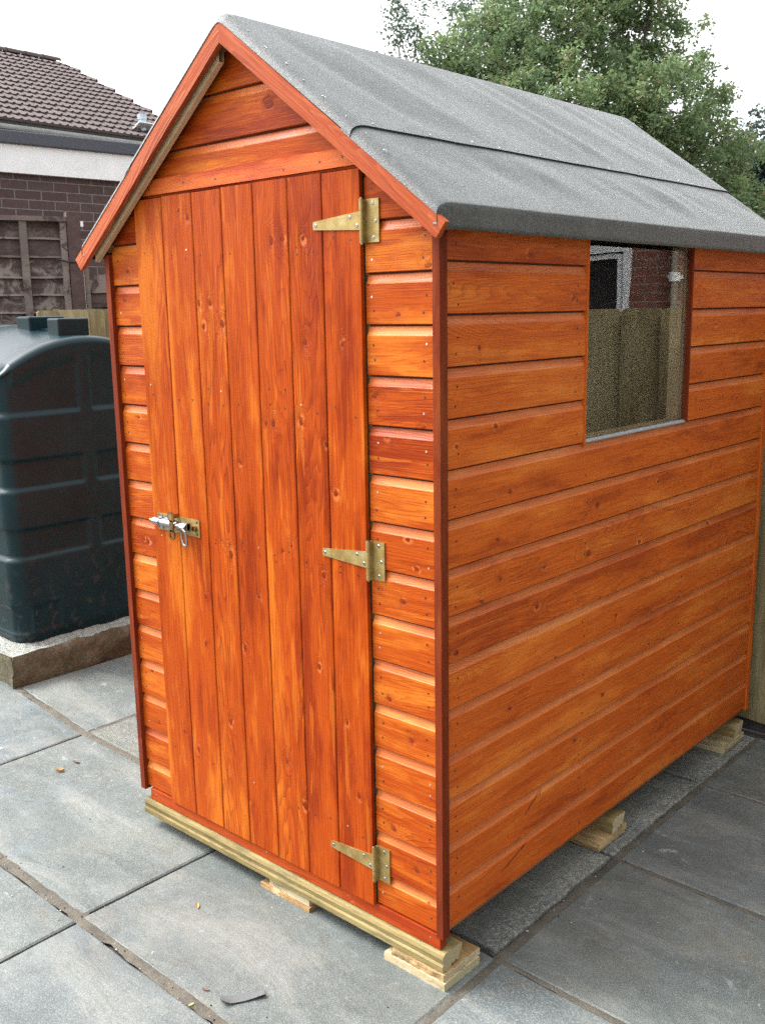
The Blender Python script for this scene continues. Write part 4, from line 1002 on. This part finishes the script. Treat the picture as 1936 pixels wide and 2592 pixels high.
# ------------------------------------------------------------------ fences
def featherfence(name, p0, p1, z0, z1, bw, label, rail_side=1, n_off=0, group=None, round_top=True, gap=False):
    t_ = thing(name, ((p0[0]+p1[0])/2, (p0[1]+p1[1])/2, G), label, "fence", group)
    A, B = Vector((*p0, 0)), Vector((*p1, 0)); d = (B-A); Ln = d.length; d.normalize(); n = Vector((d.y, -d.x, 0))
    k = int(Ln/bw); m = MB(); rr = random.Random(int(abs(p0[0]*100))+7)
    for i in range(k):
        s = rr.random()*60; a = A+d*(i*bw); wd = bw+.022 if not gap else bw-.014; zt = z1+rr.uniform(-.004, .004); lean = rr.uniform(-.003, .003)
        tops = [(0, zt-.012), (.012, zt-.001), (wd*.5, zt+.001), (wd-.016, zt-.001), (wd, zt-.014)]
        f = [a+n*.004+Vector((0, 0, z0))] ; 
        front_ = [(0, z0), (wd, z0)] + tops[::-1]
        pts = [a+d*(u_+lean*(zz-z0))+n*(.004+.028*u_/wd)+Vector((0, 0, zz)) for u_, zz in front_]
        m.face(pts, W_FENCE, [(zz+s*7.3, u_+s*3.1) for u_, zz in front_], s)
        m.face([p-n*(.004+.010*u_/wd) for p, (u_, zz) in zip(pts, front_)][::-1], W_FENCE, [(zz+s*7.3, u_+s*3.1) for u_, zz in front_][::-1], s)
        for a_, b_ in ((1, 2), (2, 3), (3, 4), (4, 5), (5, 6), (6, 0)):
            qa, qb = pts[a_], pts[b_]; m.face([qa, qb, qb-n*.010, qa-n*.010], W_FENCE, None, s)
    if gap:
        zz = z1-.03; m.face([A+n*.002+Vector((0, 0, z0+.01)), B+n*.002+Vector((0, 0, z0+.01)), B+n*.002+Vector((0, 0, zz)), A+n*.002+Vector((0, 0, zz))], M_KICK)  # added dark sheet, keeps the gaps between boards dark
    m.build("boards", t_)
    for zz in (z0+.25, z1-.35):
        m = MB(); M = Matrix.Translation(A+Vector((0, 0, zz))) @ Matrix(((d.x, -n.x, 0), (d.y, -n.y, 0), (0, 0, 1))).to_4x4()
        m.box((0, .003, 0), (Ln, .04, .07), W_FENCE, 5, 0, M); m.build("rail", t_)
    m = MB(); M = Matrix.Translation(A) @ Matrix(((d.x, -n.x, 0), (d.y, -n.y, 0), (0, 0, 1))).to_4x4()
    m.box((0, 0, G), (Ln, .022, z0-.004), M_KICK, 3, 0, M); m.build("gravel_board", t_)
    return t_
M_KICK = plain("dark_board", (.035, .03, .026), .8, var=.4, nscale=30)
featherfence("board_fence", (-1.62, 1.900), (3.4, 1.900), G+.050, 1.452, .170, "greenish treated board fence standing close behind the shed", group=None, gap=True)
featherfence("board_fence", (-4.0, 1.320), (-4.0, 4.5), G+.02, 1.497, .100, "pale green new board fence behind the dark tank")

def old_wood(shift=0.0):
    t = NT("weathered_dark_panel" if not shift else "weathered_grey_batten"); p = t.a('ShaderNodeNewGeometry').outputs['Position']
    st = t.a('ShaderNodeMapping'); t.l.new(p, st.inputs[0]); st.inputs['Scale'].default_value = (6, 6, 40)
    n = t.noise(st.outputs[0], 1, 5, .7); n2 = t.noise(p, 9, 6, .75, dist=.7); n3 = t.noise(p, 3.1, 3, .5)
    sd = t.a('ShaderNodeAttribute', attribute_name='seed').outputs['Fac']
    wn_ = t.a('ShaderNodeTexWhiteNoise', noise_dimensions='1D'); t.l.new(sd, wn_.inputs['W'])
    c = t.ramp(n, [(.3, (.048, .032, .030)), (.6, (.085, .060, .056)), (.8, (.14, .10, .095))])
    msk = t.math('MULTIPLY', t.mapr(n2, .47-shift*.3, .56-shift*.3, 0, 1), t.mapr(t.math('ADD', wn_.outputs['Value'], t.math('MULTIPLY', n3, .8)), .50-shift, .95-shift, .15, 1.0))
    c = t.mix(msk, c, (.205, .175, .155))
    return t.out(c, .85, t.bump(n, .003), spec=.25)
M_OLD = old_wood()
M_OLDB = old_wood(.32)
ang = math.radians(20); FD = Vector((math.sin(ang), math.cos(ang), 0)); FN = Vector((FD.y, -FD.x, 0)); FP = Vector((-4.42, 1.37, 0))
FM = Matrix.Translation(FP) @ Matrix(((FD.x, -FN.x, 0), (FD.y, -FN.y, 0), (0, 0, 1))).to_4x4()   # local x along fence, -y toward viewer
fn = thing("old_fence_panel", FP+FD*-.7+Vector((0, 0, G)), "weathered dark brown lapped fence panel with peeling grey patches", "fence panel")
m = MB(); rr = random.Random(11)
zs = [2.02]; 
while zs[-1] > G+.1: zs.append(zs[-1]-rr.uniform(.085, .125))
for i, (za, zb) in enumerate(zip(zs[:-1], zs[1:])):
    s = rr.random()*50
    K = 40
    lap = [[FM @ Vector((lerp(-1.45, .385, k_/K), .012, za+.012)), FM @ Vector((lerp(-1.45, .385, k_/K), -.006, zb+.004*mn.noise(Vector((k_*.4, i*3, 0))))), FM @ Vector((lerp(-1.45, .385, k_/K), .010, zb+.001))] for k_ in range(K+1)]
    m.grid(lap, M_OLD, None, False, s)
    m.grid([[FM @ Vector((lerp(-1.45, .385, k_/K), .012, za+.012)), FM @ Vector((lerp(-1.45, .385, k_/K), -.0045, zb+.012+.004*mn.noise(Vector((k_*.4, i*3, 0))))), lap[k_][1]+FN*.003][1:] for k_ in range(K+1)], M_OLDB, None, False, s)
m.build("lapped_boards", fn)
for a, c in ((.100, .142), (-.50, -.46), (-1.1, -1.06), (.335, .372)):
    m = MB(); m.box((a, -.034, G+.05), (c, -.008, 2.02), M_OLDB, rr.random()*20+3, 2, FM); m.build("batten", fn)
m = MB(); m.box((-1.45, -.045, 2.022), (.375, .03, 2.050), M_OLDB, 7.7, 0, FM); m.build("capping_rail", fn)
m = MB()
M_OLDPOST = plain("dark_brown_post", (.075, .046, .042), .8, var=.3, nscale=25, bump=.002)
m.box((.376, -.05, G), (.452, .03, 2.078), M_OLDPOST, 2.2, 2, FM)
tag(m.build("fence_post", loc=FM @ Vector((.41, -.01, G))), "dark brown fence post at the end of the old lapped panel", "fence post")
fn2 = thing("old_fence_panel", FP+FD*.9+Vector((0, 0, G)), "low dark lapped fence panel right of the brown post, behind the pale green fence", "fence panel")
m = MB(); zs = [1.70]
while zs[-1] > G+.1: zs.append(zs[-1]-rr.uniform(.075, .11))
for i, (za, zb) in enumerate(zip(zs[:-1], zs[1:])):
    m.grid([[FM @ Vector((lerp(.50, 2.2, k_/20), .035, za+.012)), FM @ Vector((lerp(.50, 2.2, k_/20), .018, zb+.006*mn.noise(Vector((k_*.4, i*3, 5))))), FM @ Vector((lerp(.50, 2.2, k_/20), .034, zb+.001))] for k_ in range(21)], M_OLD, None, False, rr.random()*50)
m.build("lapped_boards", fn2)
m = MB(); m.box((.470, -.01, G), (.495, .03, 1.86), M_OLDB, 9.3, 2, FM); m.build("batten", fn2)
m = MB(); 
cr = [FM @ Vector(p) for p in ((.30, -.052, 1.800), (.36, -.056, 1.785), (.46, -.056, 1.783), (.50, -.02, 1.786))]
m.tube(cr, .006, plain("black_wire", (.02, .02, .02), .5)); tag(m.build("wire_tie", loc=cr[1]), "black wire tied round the brown fence post", "wire")

# ------------------------------------------------------------------ garage
def brick_mat(name, c1, c2, mort, rough=.85, scale=1.0):
    t = NT(name); uv = t.a('ShaderNodeUVMap', uv_map='UVMap').outputs[0]; p = t.a('ShaderNodeNewGeometry').outputs['Position']
    b_ = t.a('ShaderNodeTexBrick'); t.l.new(uv, b_.inputs['Vector'])
    b_.inputs['Scale'].default_value = 1.0; b_.inputs['Brick Width'].default_value = .225*scale; b_.inputs['Row Height'].default_value = .075*scale; b_.inputs['Mortar Size'].default_value = .0055; b_.inputs['Mortar Smooth'].default_value = .2
    b_.inputs['Color1'].default_value = (*c1, 1); b_.inputs['Color2'].default_value = (*c2, 1); b_.inputs['Mortar'].default_value = (*mort, 1); b_.inputs['Bias'].default_value = 0
    n = t.noise(p, 40, 5, .7); n2 = t.noise(p, 1.5, 3, .6)
    c = t.mix(t.mapr(n, .35, .7, .45, 0), b_.outputs['Color'], tuple(x*.5 for x in c1))
    c = t.mix(t.mapr(n2, .5, .8, 0, .3), c, (.1, .09, .08))
    h = t.math('SUBTRACT', t.math('MULTIPLY', n, .4), b_.outputs['Fac'])
    return t.out(c, rough, t.bump(h, .006), spec=.3)
M_BRK = brick_mat("dark_brown_brick", (.082, .052, .050), (.110, .070, .064), (.22, .205, .20))
M_FASC = plain("white_painted_fascia", (.80, .82, .83), .6, var=.06, nscale=8, bump=.001)
M_DFELT = plain("dark_slate_felt", (.075, .08, .10), .85, var=.2, nscale=80, bump=.002)
ga = .104; GD = Vector((math.sin(ga), math.cos(ga), 0)); GN = Vector((GD.y, -GD.x, 0)); GP = Vector((-6.48, 2.49, 0))
GM = Matrix.Translation(GP) @ Matrix(((GD.x, -GN.x, 0), (GD.y, -GN.y, 0), (0, 0, 1))).to_4x4()
gar = thing("brick_garage", GP+Vector((-1.5, 1.0, G)), "dark brick flat roofed garage with wide white fascia behind the old fence", "garage")
m = MB()
def wallq(mb, M, x0, x1, y, z0, z1, mat):
    mb.face([M @ Vector(p) for p in ((x0, y, z0), (x1, y, z0), (x1, y, z1), (x0, y, z1))], mat, [(x0, z0), (x1, z0), (x1, z1), (x0, z1)])
wallq(m, GM, -3.2, 4.5, .02, G, 2.60, M_BRK)
m.face([GM @ Vector(p) for p in ((4.5, .02, G), (4.5, 4, G), (4.5, 4, 2.6), (4.5, .02, 2.6))], M_BRK, [(0, G), (4, G), (4, 2.6), (0, 2.6)])
m.face([GM @ Vector(p) for p in ((-3.2, 4, G), (-3.2, .02, G), (-3.2, .02, 2.6), (-3.2, 4, 2.6))], M_BRK, [(0, G), (4, G), (4, 2.6), (0, 2.6)])
m.face([GM @ Vector(p) for p in ((4.5, 4, G), (-3.2, 4, G), (-3.2, 4, 2.6), (4.5, 4, 2.6))], M_BRK, [(0, G), (8, G), (8, 2.6), (0, 2.6)])
m.build("wall", gar)
m = MB(); m.box((-3.3, -.028, 2.598), (4.6, 4.1, 2.816), M_FASC, 1, 0, GM); m.build("fascia", gar)
m = MB(); m.box((-3.33, -.060, 2.8165), (4.63, 4.13, 2.918), M_DFELT, 1, 0, GM); m.build("roof_edge", gar, bevel=.01)
m = MB(); m.box((.66, .0145, 2.205), (.685, .019, 2.25), M_FASC, 1, 0, GM)
m.build("wall_mark", gar)

# ------------------------------------------------------------------ house with tiled roof
def tile_mat():
    t = NT("concrete_roof_tile"); p = t.a('ShaderNodeNewGeometry').outputs['Position']; n = t.noise(p, 2.5, 4, .6); n2 = t.noise(p, 30, 4, .7)
    c = t.ramp(n, [(.3, (.058, .040, .039)), (.7, (.086, .060, .058))]); c = t.mix(t.mapr(n2, .4, .7, .35, 0), c, (.06, .045, .045))
    return t.out(c, .8, spec=.4)
M_TILE = tile_mat()
hs_ = thing("tiled_roof_house", (-21, 8, G), "house with brown concrete tiled roof rising behind the garage", "house")
m = MB(); EX, EZ, RX, RZ = -15.6, 4.80, -20.96, 7.30; HY0, HY1 = 2.0, 11.97
SLh = math.hypot(RX-EX, RZ-EZ); NR = 16; gauge = SLh/NR; dirx, dirz = (RX-EX)/SLh, (RZ-EZ)/SLh; nx_, nz_ = -dirz*-1, -dirx
nrm = Vector((dirz, 0, -dirx)).normalized(); 
if nrm.z < 0: nrm = -nrm
ny = int((HY1-HY0)/.15*6)
for r in range(NR):
    rows = []
    off = .15*(r % 2)*0
    for e, lift in ((0, .050), (.0, .048), (1.06, .006)):
        row = []
        for j in range(ny+1):
            y = lerp(HY0, HY1 + (.0 if r % 2 else .06), j/ny); ph = (y/.30) % 1
            prof_ = .024*max(0, math.cos(2*math.pi*(y/.15)))**1.0 + (.012 if ph < .08 else 0)
            s_ = (r+e)*gauge
            p = Vector((EX+dirx*s_, y, EZ+dirz*s_)) + nrm*(lift+prof_)
            if rows == []: p = Vector((EX+dirx*r*gauge, y, EZ+dirz*r*gauge)) + nrm*(.004)
            row.append(p)
        rows.append(row)
    m.grid(rows, M_TILE, None, False)
m.face([(RX, HY0, RZ), (RX, HY1, RZ), (2*RX-EX, HY1, EZ), (2*RX-EX, HY0, EZ)][::-1], M_TILE)
m.build("tiled_roof", hs_)
m = MB()
y = HY0
while y < HY1-.1:
    rows = [[Vector((RX+.13*math.cos(a)*(1 if q == 0 else .93), yy, RZ+.02+.11*math.sin(a)*(1 if q == 0 else .93))) for a in [math.pi*i/8 for i in range(9)]] for q, yy in enumerate((y, y+.44))]
    m.grid(rows, M_TILE, None, True); y += .45
m.build("ridge_tiles", hs_)
M_HB = brick_mat("red_brown_brick", (.14, .06, .045), (.20, .085, .06), (.26, .23, .2))
m = MB()
for (a, c) in (((-15.9, HY0+.1), (-15.9, HY1-.1)), ((-15.9, HY1-.1), (-26, HY1-.1)), ((-26, HY0+.1), (-15.9, HY0+.1)), ((-26, HY1-.1), (-26, HY0+.1))):
    l_ = math.hypot(c[0]-a[0], c[1]-a[1]); m.face([(*a, G), (*c, G), (*c, 4.75), (*a, 4.75)], M_HB, [(0, 0), (l_, 0), (l_, 4.9), (0, 4.9)])
m.face([(-15.9, HY1-.1, 4.75), (-20.96, HY1-.1, 7.15), (-26, HY1-.1, 4.75)], M_HB, [(0, 0), (5, 2.4), (10, 0)])
m.build("wall", hs_)
M_GUT = plain("grey_white_gutter", (.42, .45, .46), .5, var=.1, nscale=5)
m = MB(); m.box((-15.72, HY0, 4.46), (-15.50, HY1, 4.62), M_GUT, 1, 1); m.box((-15.74, HY0, 4.62), (-15.62, HY1, 4.815), M_KICK, 1, 1)
m.grid([[Vector((-15.46+.07*math.cos(math.pi+math.pi*i/8), y_, 4.70+.07*math.sin(math.pi+math.pi*i/8))) for i in range(9)] for y_ in (HY0, HY1)], M_GUT); m.build("gutter", hs_)
vp = Vector((-16.03, 10.64, 5.0)); m = MB(); m.cyl(vp, vp+Vector((0, 0, .30)), .075, plain("grey_flue", (.42, .50, .56), .4, .3), 14)
M_LEAD = plain("pale_lead_flashing", (.62, .64, .66), .5, .2, var=.25, nscale=9)
for k_ in range(2):
    a = vp+Vector((.10, -.28+.1*k_, .02)); m.box((-.16, -.26, -.0), (.14, .22, .02), M_LEAD, 1, 0, Matrix.Translation(vp+nrm*.09+Vector((.04*k_, .05, 0))) @ Matrix.Rotation(math.atan2(-dirz, -dirx)*1.0, 4, 'Y'))
m.cyl(vp+Vector((0, 0, .24)), vp+Vector((0, 0, .34)), .09, m.mats[0], 14)
m.build("flue", hs_)

# ------------------------------------------------------------------ red brick house mirrored in the shed window
M_RBRK = brick_mat("red_brick", (.20, .075, .055), (.27, .10, .075), (.34, .29, .25))
rb = thing("red_brick_house", (3.6, 8.5, G), "red brick house with white window, seen mirrored in the shed window, plus an added unseen wing", "house")
HX0, HX1, HYf = .6, 7.5, 6.8; wx0, wx1, wz0, wz1 = 3.20, 4.4, 1.0, 2.02
m = MB()
for (a, c, z0, z1) in ((HX0, wx0, G, 4.6), (wx1, HX1, G, 4.6), (wx0, wx1, G, wz0), (wx0, wx1, wz1, 4.6)):
    m.face([(a, HYf, z0), (c, HYf, z0), (c, HYf, z1), (a, HYf, z1)], M_RBRK, [(a, z0), (c, z0), (c, z1), (a, z1)])
for (a, c) in (((HX1, HYf), (HX1, 12)), ((HX1, 12), (HX0, 12)), ((HX0, 12), (HX0, HYf))):
    l_ = math.hypot(c[0]-a[0], c[1]-a[1]); m.face([(*a, G), (*c, G), (*c, 4.6), (*a, 4.6)], M_RBRK, [(0, 0), (l_, 0), (l_, 4.7), (0, 4.7)])
m.build("wall", rb); m = MB()
# unseen wing, added to shade the side wall and the right-hand paving
M_SHADE_WING = plain('shade_wing_grey', (.17, .175, .165), .9, var=.1, nscale=6)
for (a, c) in (((1.85, .2), (1.85, 3.0)), ((1.85, 3.0), (HX1, 3.0)), ((HX1, 3.0), (HX1, .2)), ((HX1, .2), (1.85, .2))):
    l_ = math.hypot(c[0]-a[0], c[1]-a[1]); m.face([(*a, G), (*c, G), (*c, 3.3), (*a, 3.3)], M_SHADE_WING, [(0, 0), (l_, 0), (l_, 3.4), (0, 3.4)])
m.build("wall", rb)
m = MB(); m.face([(1.7, .0, 3.3), (HX1+.3, .0, 3.3), (HX1+.3, 3.2, 3.3), (1.7, 3.2, 3.3)], M_TILE); m.build("roof", rb)  # roof over the added wing, out of view
m = MB(); M_UPVC = plain("white_plastic", (.78, .80, .82), .35, var=.03)
for lo, hi in (((wx0, HYf-.02, wz0), (wx0+.07, HYf+.06, wz1)), ((wx1-.07, HYf-.02, wz0), (wx1, HYf+.06, wz1)), ((wx0+.07, HYf-.018, wz1-.07), (wx1-.07, HYf+.06, wz1)), ((wx0+.07, HYf-.018, wz0), (wx1-.07, HYf+.06, wz0+.07)),
               ((wx0+.085, HYf-.004, wz0+.08), (wx0+.13, HYf+.05, wz1-.09)), ((wx0+.13, HYf-.003, wz1-.13), (wx1-.09, HYf+.05, wz1-.085))):
    m.box(lo, hi, M_UPVC, 1, 2)
wf = m.build("window", rb); m = MB(); m.box((wx0+.05, HYf+.02, wz0+.05), (wx1-.05, HYf+.03, wz1-.05), plain("dark_house_glass", (.02, .02, .025), .05, 0), 1, 0); m.build("pane", wf)
m = MB(); m.face([(HX0-.3, HYf-.3, 4.5), (HX1+.3, HYf-.3, 4.5), (HX1+.3, 9.4, 6.4), (HX0-.3, 9.4, 6.4)], M_TILE); m.face([(HX0-.3, 12.3, 4.5), (HX0-.3, 9.4, 6.4), (HX1+.3, 9.4, 6.4), (HX1+.3, 12.3, 4.5)], M_TILE); m.build("roof", rb)
m = MB(); m.cyl((2.73, HYf-.06, G), (2.73, HYf-.06, 4.5), .034, plain("grey_brown_downpipe", (.16, .15, .13), .5), 14)
for zz in (1.70, 2.02):
    m.cyl((2.73, HYf-.06, zz-.03), (2.73, HYf-.06, zz+.045), .047, M_UPVC, 14); m.box((2.66, HYf-.05, zz-.01), (2.80, HYf-.005, zz+.02), M_UPVC, 1, 0)
m.build("downpipe", rb)

# ------------------------------------------------------------------ trees
def leaf_mat(name, cols, brown=.0):
    t = NT(name); sd = t.a('ShaderNodeAttribute', attribute_name='seed').outputs['Fac']
    c = t.ramp(sd, [(0, cols[0]), (.4, cols[1]), (.75, cols[2]), (.93, cols[3]), (.975, cols[4])])
    t.out(c, .6, spec=.3)
    tr = t.a('ShaderNodeBsdfTranslucent'); t.l.new(c, tr.inputs[0]); mx = t.a('ShaderNodeMixShader'); mx.inputs[0].default_value = .5
    t.l.new(t.b.outputs[0], mx.inputs[1]); t.l.new(tr.outputs[0], mx.inputs[2]); t.l.new(mx.outputs[0], t.n['Material Output'].inputs[0]); return t.m
LM1 = leaf_mat("leaf_mid_green", [(.105, .16, .085), (.15, .22, .10), (.20, .275, .12), (.27, .33, .14), (.36, .26, .15)])
LM2 = leaf_mat("leaf_dark_green", [(.035, .058, .05), (.05, .08, .065), (.07, .105, .08), (.09, .14, .09), (.11, .15, .09)])
LM3 = leaf_mat('leaf_grey_green', [(.06, .09, .07), (.09, .13, .09), (.12, .165, .11), (.16, .21, .13), (.2, .2, .14)])
M_BARK = plain("bark", (.09, .075, .06), .9, var=.4, nscale=12, bump=.01)
def px2w(px_, py_, D):
    m_ = cam.matrix_world; R, U, F = m_.col[0].xyz, m_.col[1].xyz, -m_.col[2].xyz
    return m_.translation + (F + R*((px_-968)/2508.1) - U*((py_-1296)/2508.1))*D
def tree(name, label, base, clumps, nleaf, size, lm, seed, twigs=True, group=None, droop=0.0, thick=1.0):
    """clumps: (centre, radii) in the world; limbs run from the trunk to each clump, leaves hang in sprays on sub-branches"""
    rr = random.Random(seed); root = thing(name, base, label, "tree", group); b_ = Vector(base)
    tr = MB(); cen = sum((c for c, r in clumps), Vector())/len(clumps)
    fork = Vector((lerp(b_.x, cen.x, .3), lerp(b_.y, cen.y, .3), b_.z+(cen.z-b_.z)*.45))
    K_ = thick; tr.cyl(b_-Vector((0, 0, .1)), fork, .17*K_, M_BARK, 12, .12*K_)
    crown = MB(); tot = sum(r.x*r.y*r.z for c, r in clumps)**1
    spr = []
    for c, r in clumps:
        mid = fork.lerp(c, .5)+Vector((rr.uniform(-.2, .2), rr.uniform(-.2, .2), .15)); tr.cyl(fork, mid, .075*K_, M_BARK, 8, .045*K_, False); tr.cyl(mid, c, .045*K_, M_BARK, 8, .02*K_, False)
        n = max(6, int(130*(r.x*r.z)))
        for i in range(n):
            v_ = Vector((rr.gauss(0, 1), rr.gauss(0, 1), rr.gauss(0, 1))).normalized()*(rr.random()**.38)
            q = c+Vector((v_.x*r.x, v_.y*r.y, v_.z*r.z)); spr.append((q, c, r))
            if i % 4 == 0: tr.cyl(c.lerp(q, .15), q, .012, M_BARK, 5, .004, False)
    per = max(1, nleaf//len(spr))
    P = Vector((0, 0, 0))
    for q, c, r in spr:
        out = (q-c); out = out.normalized() if out.length > 1e-3 else Vector((0, 0, 1))
        dr_ = (out+Vector((rr.uniform(-.6, .6), rr.uniform(-.6, .6), rr.uniform(.1, 1.0)-droop))).normalized(); ln = rr.uniform(.16, .40)
        tone = rr.uniform(-.22, .22)
        for i in range(per):
            t_ = rr.random(); rad = .10*(1-t_*.5)
            p = q + dr_*ln*t_ + Vector((rr.gauss(0, 1), rr.gauss(0, 1), rr.gauss(0, .8)))*rad
            s_ = size*rr.uniform(.6, 1.25); a = Vector((rr.gauss(0, 1), rr.gauss(0, 1), rr.gauss(0, .7)-.2)).normalized()
            b2 = a.cross(Vector((rr.gauss(0, 1), rr.gauss(0, 1), rr.gauss(0, 1)))).normalized()
            crown.face([p, p+a*s_*.5+b2*s_*.28, p+a*s_, p+a*s_*.5-b2*s_*.28], lm, [(0, 0)]*4, min(.999, max(0, abs(rr.gauss(.42, .24))+tone)))
    tr.build("trunk", root); crown.build("crown", root)
    return root
def CL(D, *a): return [(px2w(x, y, D+dd), Vector((rx, rx*1.0, rz))) for x, y, rx, rz, dd in a]
cl1 = CL(14, (1270, 170, .75, .6, 0), (1150, 190, .55, .45, .3), (1110, 265, .55, .35, .5), (1210, 70, .5, .45, .5), (1430, 110, .9, .75, .3), (1420, 300, .95, .6, -.4), (1590, 80, .7, .7, .6), (1620, 290, .9, .7, -.2), (1690, 170, .45, .5, .2),
         (1500, -60, .85, .6, .5), (1340, 10, .5, .55, .8), (1560, 440, 1.0, .6, 0), (1730, 420, .65, .5, -.3), (1850, 560, .55, .5, -.2), (1650, 0, .35, .35, .7), (1800, 340, .28, .3, .4), (1790, 235, .20, .26, .5), (1830, 440, .35, .30, .3), (1900, 400, .22, .20, .5),
         (1700, 600, 1.3, .8, .5), (1400, 600, 1.5, .9, .6), (1200, 420, .9, .6, .6), (1870, 700, .9, .6, .8))
tree("broadleaf_tree", "large airy green tree filling the sky behind the shed roof", (px2w(1560, 500, 14.2).x, px2w(1560, 500, 14.2).y, G), cl1, 135000, .070, LM1, 4)
# bare wispy shoots at the left of the big tree
cl2 = CL(13.5, (1002, 70, .07, .20, 0), (1000, 20, .06, .12, .1), (1058, 60, .06, .24, 0), (1052, 120, .10, .2, .1), (1010, 120, .13, .14, .1), (1040, 220, .22, .14, .1), (1150, 20, .12, .12, .2), (1185, 60, .13, .2, .2), (1120, 250, .35, .2, .2), (1060, 300, .4, .2, .2))
tree("slender_tree", "thin tree with two wispy upright shoots at the left edge of the greenery", (px2w(1080, 300, 13.6).x, px2w(1080, 300, 13.6).y, G), cl2, 2500, .055, LM3, 9, thick=.25)
cl3 = CL(17, (1900, 400, .5, .5, 0), (1885, 470, .42, .42, .1), (1925, 440, .45, .45, 0), (1960, 520, .6, .6, .2), (1900, 500, .35, .4, .2), (1980, 380, .45, .5, .2), (1990, 620, .9, .6, .2))
tree("dark_evergreen_tree", "dark blue green tree at the right edge behind the larger tree", (px2w(1980, 500, 17).x, px2w(1980, 500, 17).y, G), cl3, 15000, .085, LM2, 12)
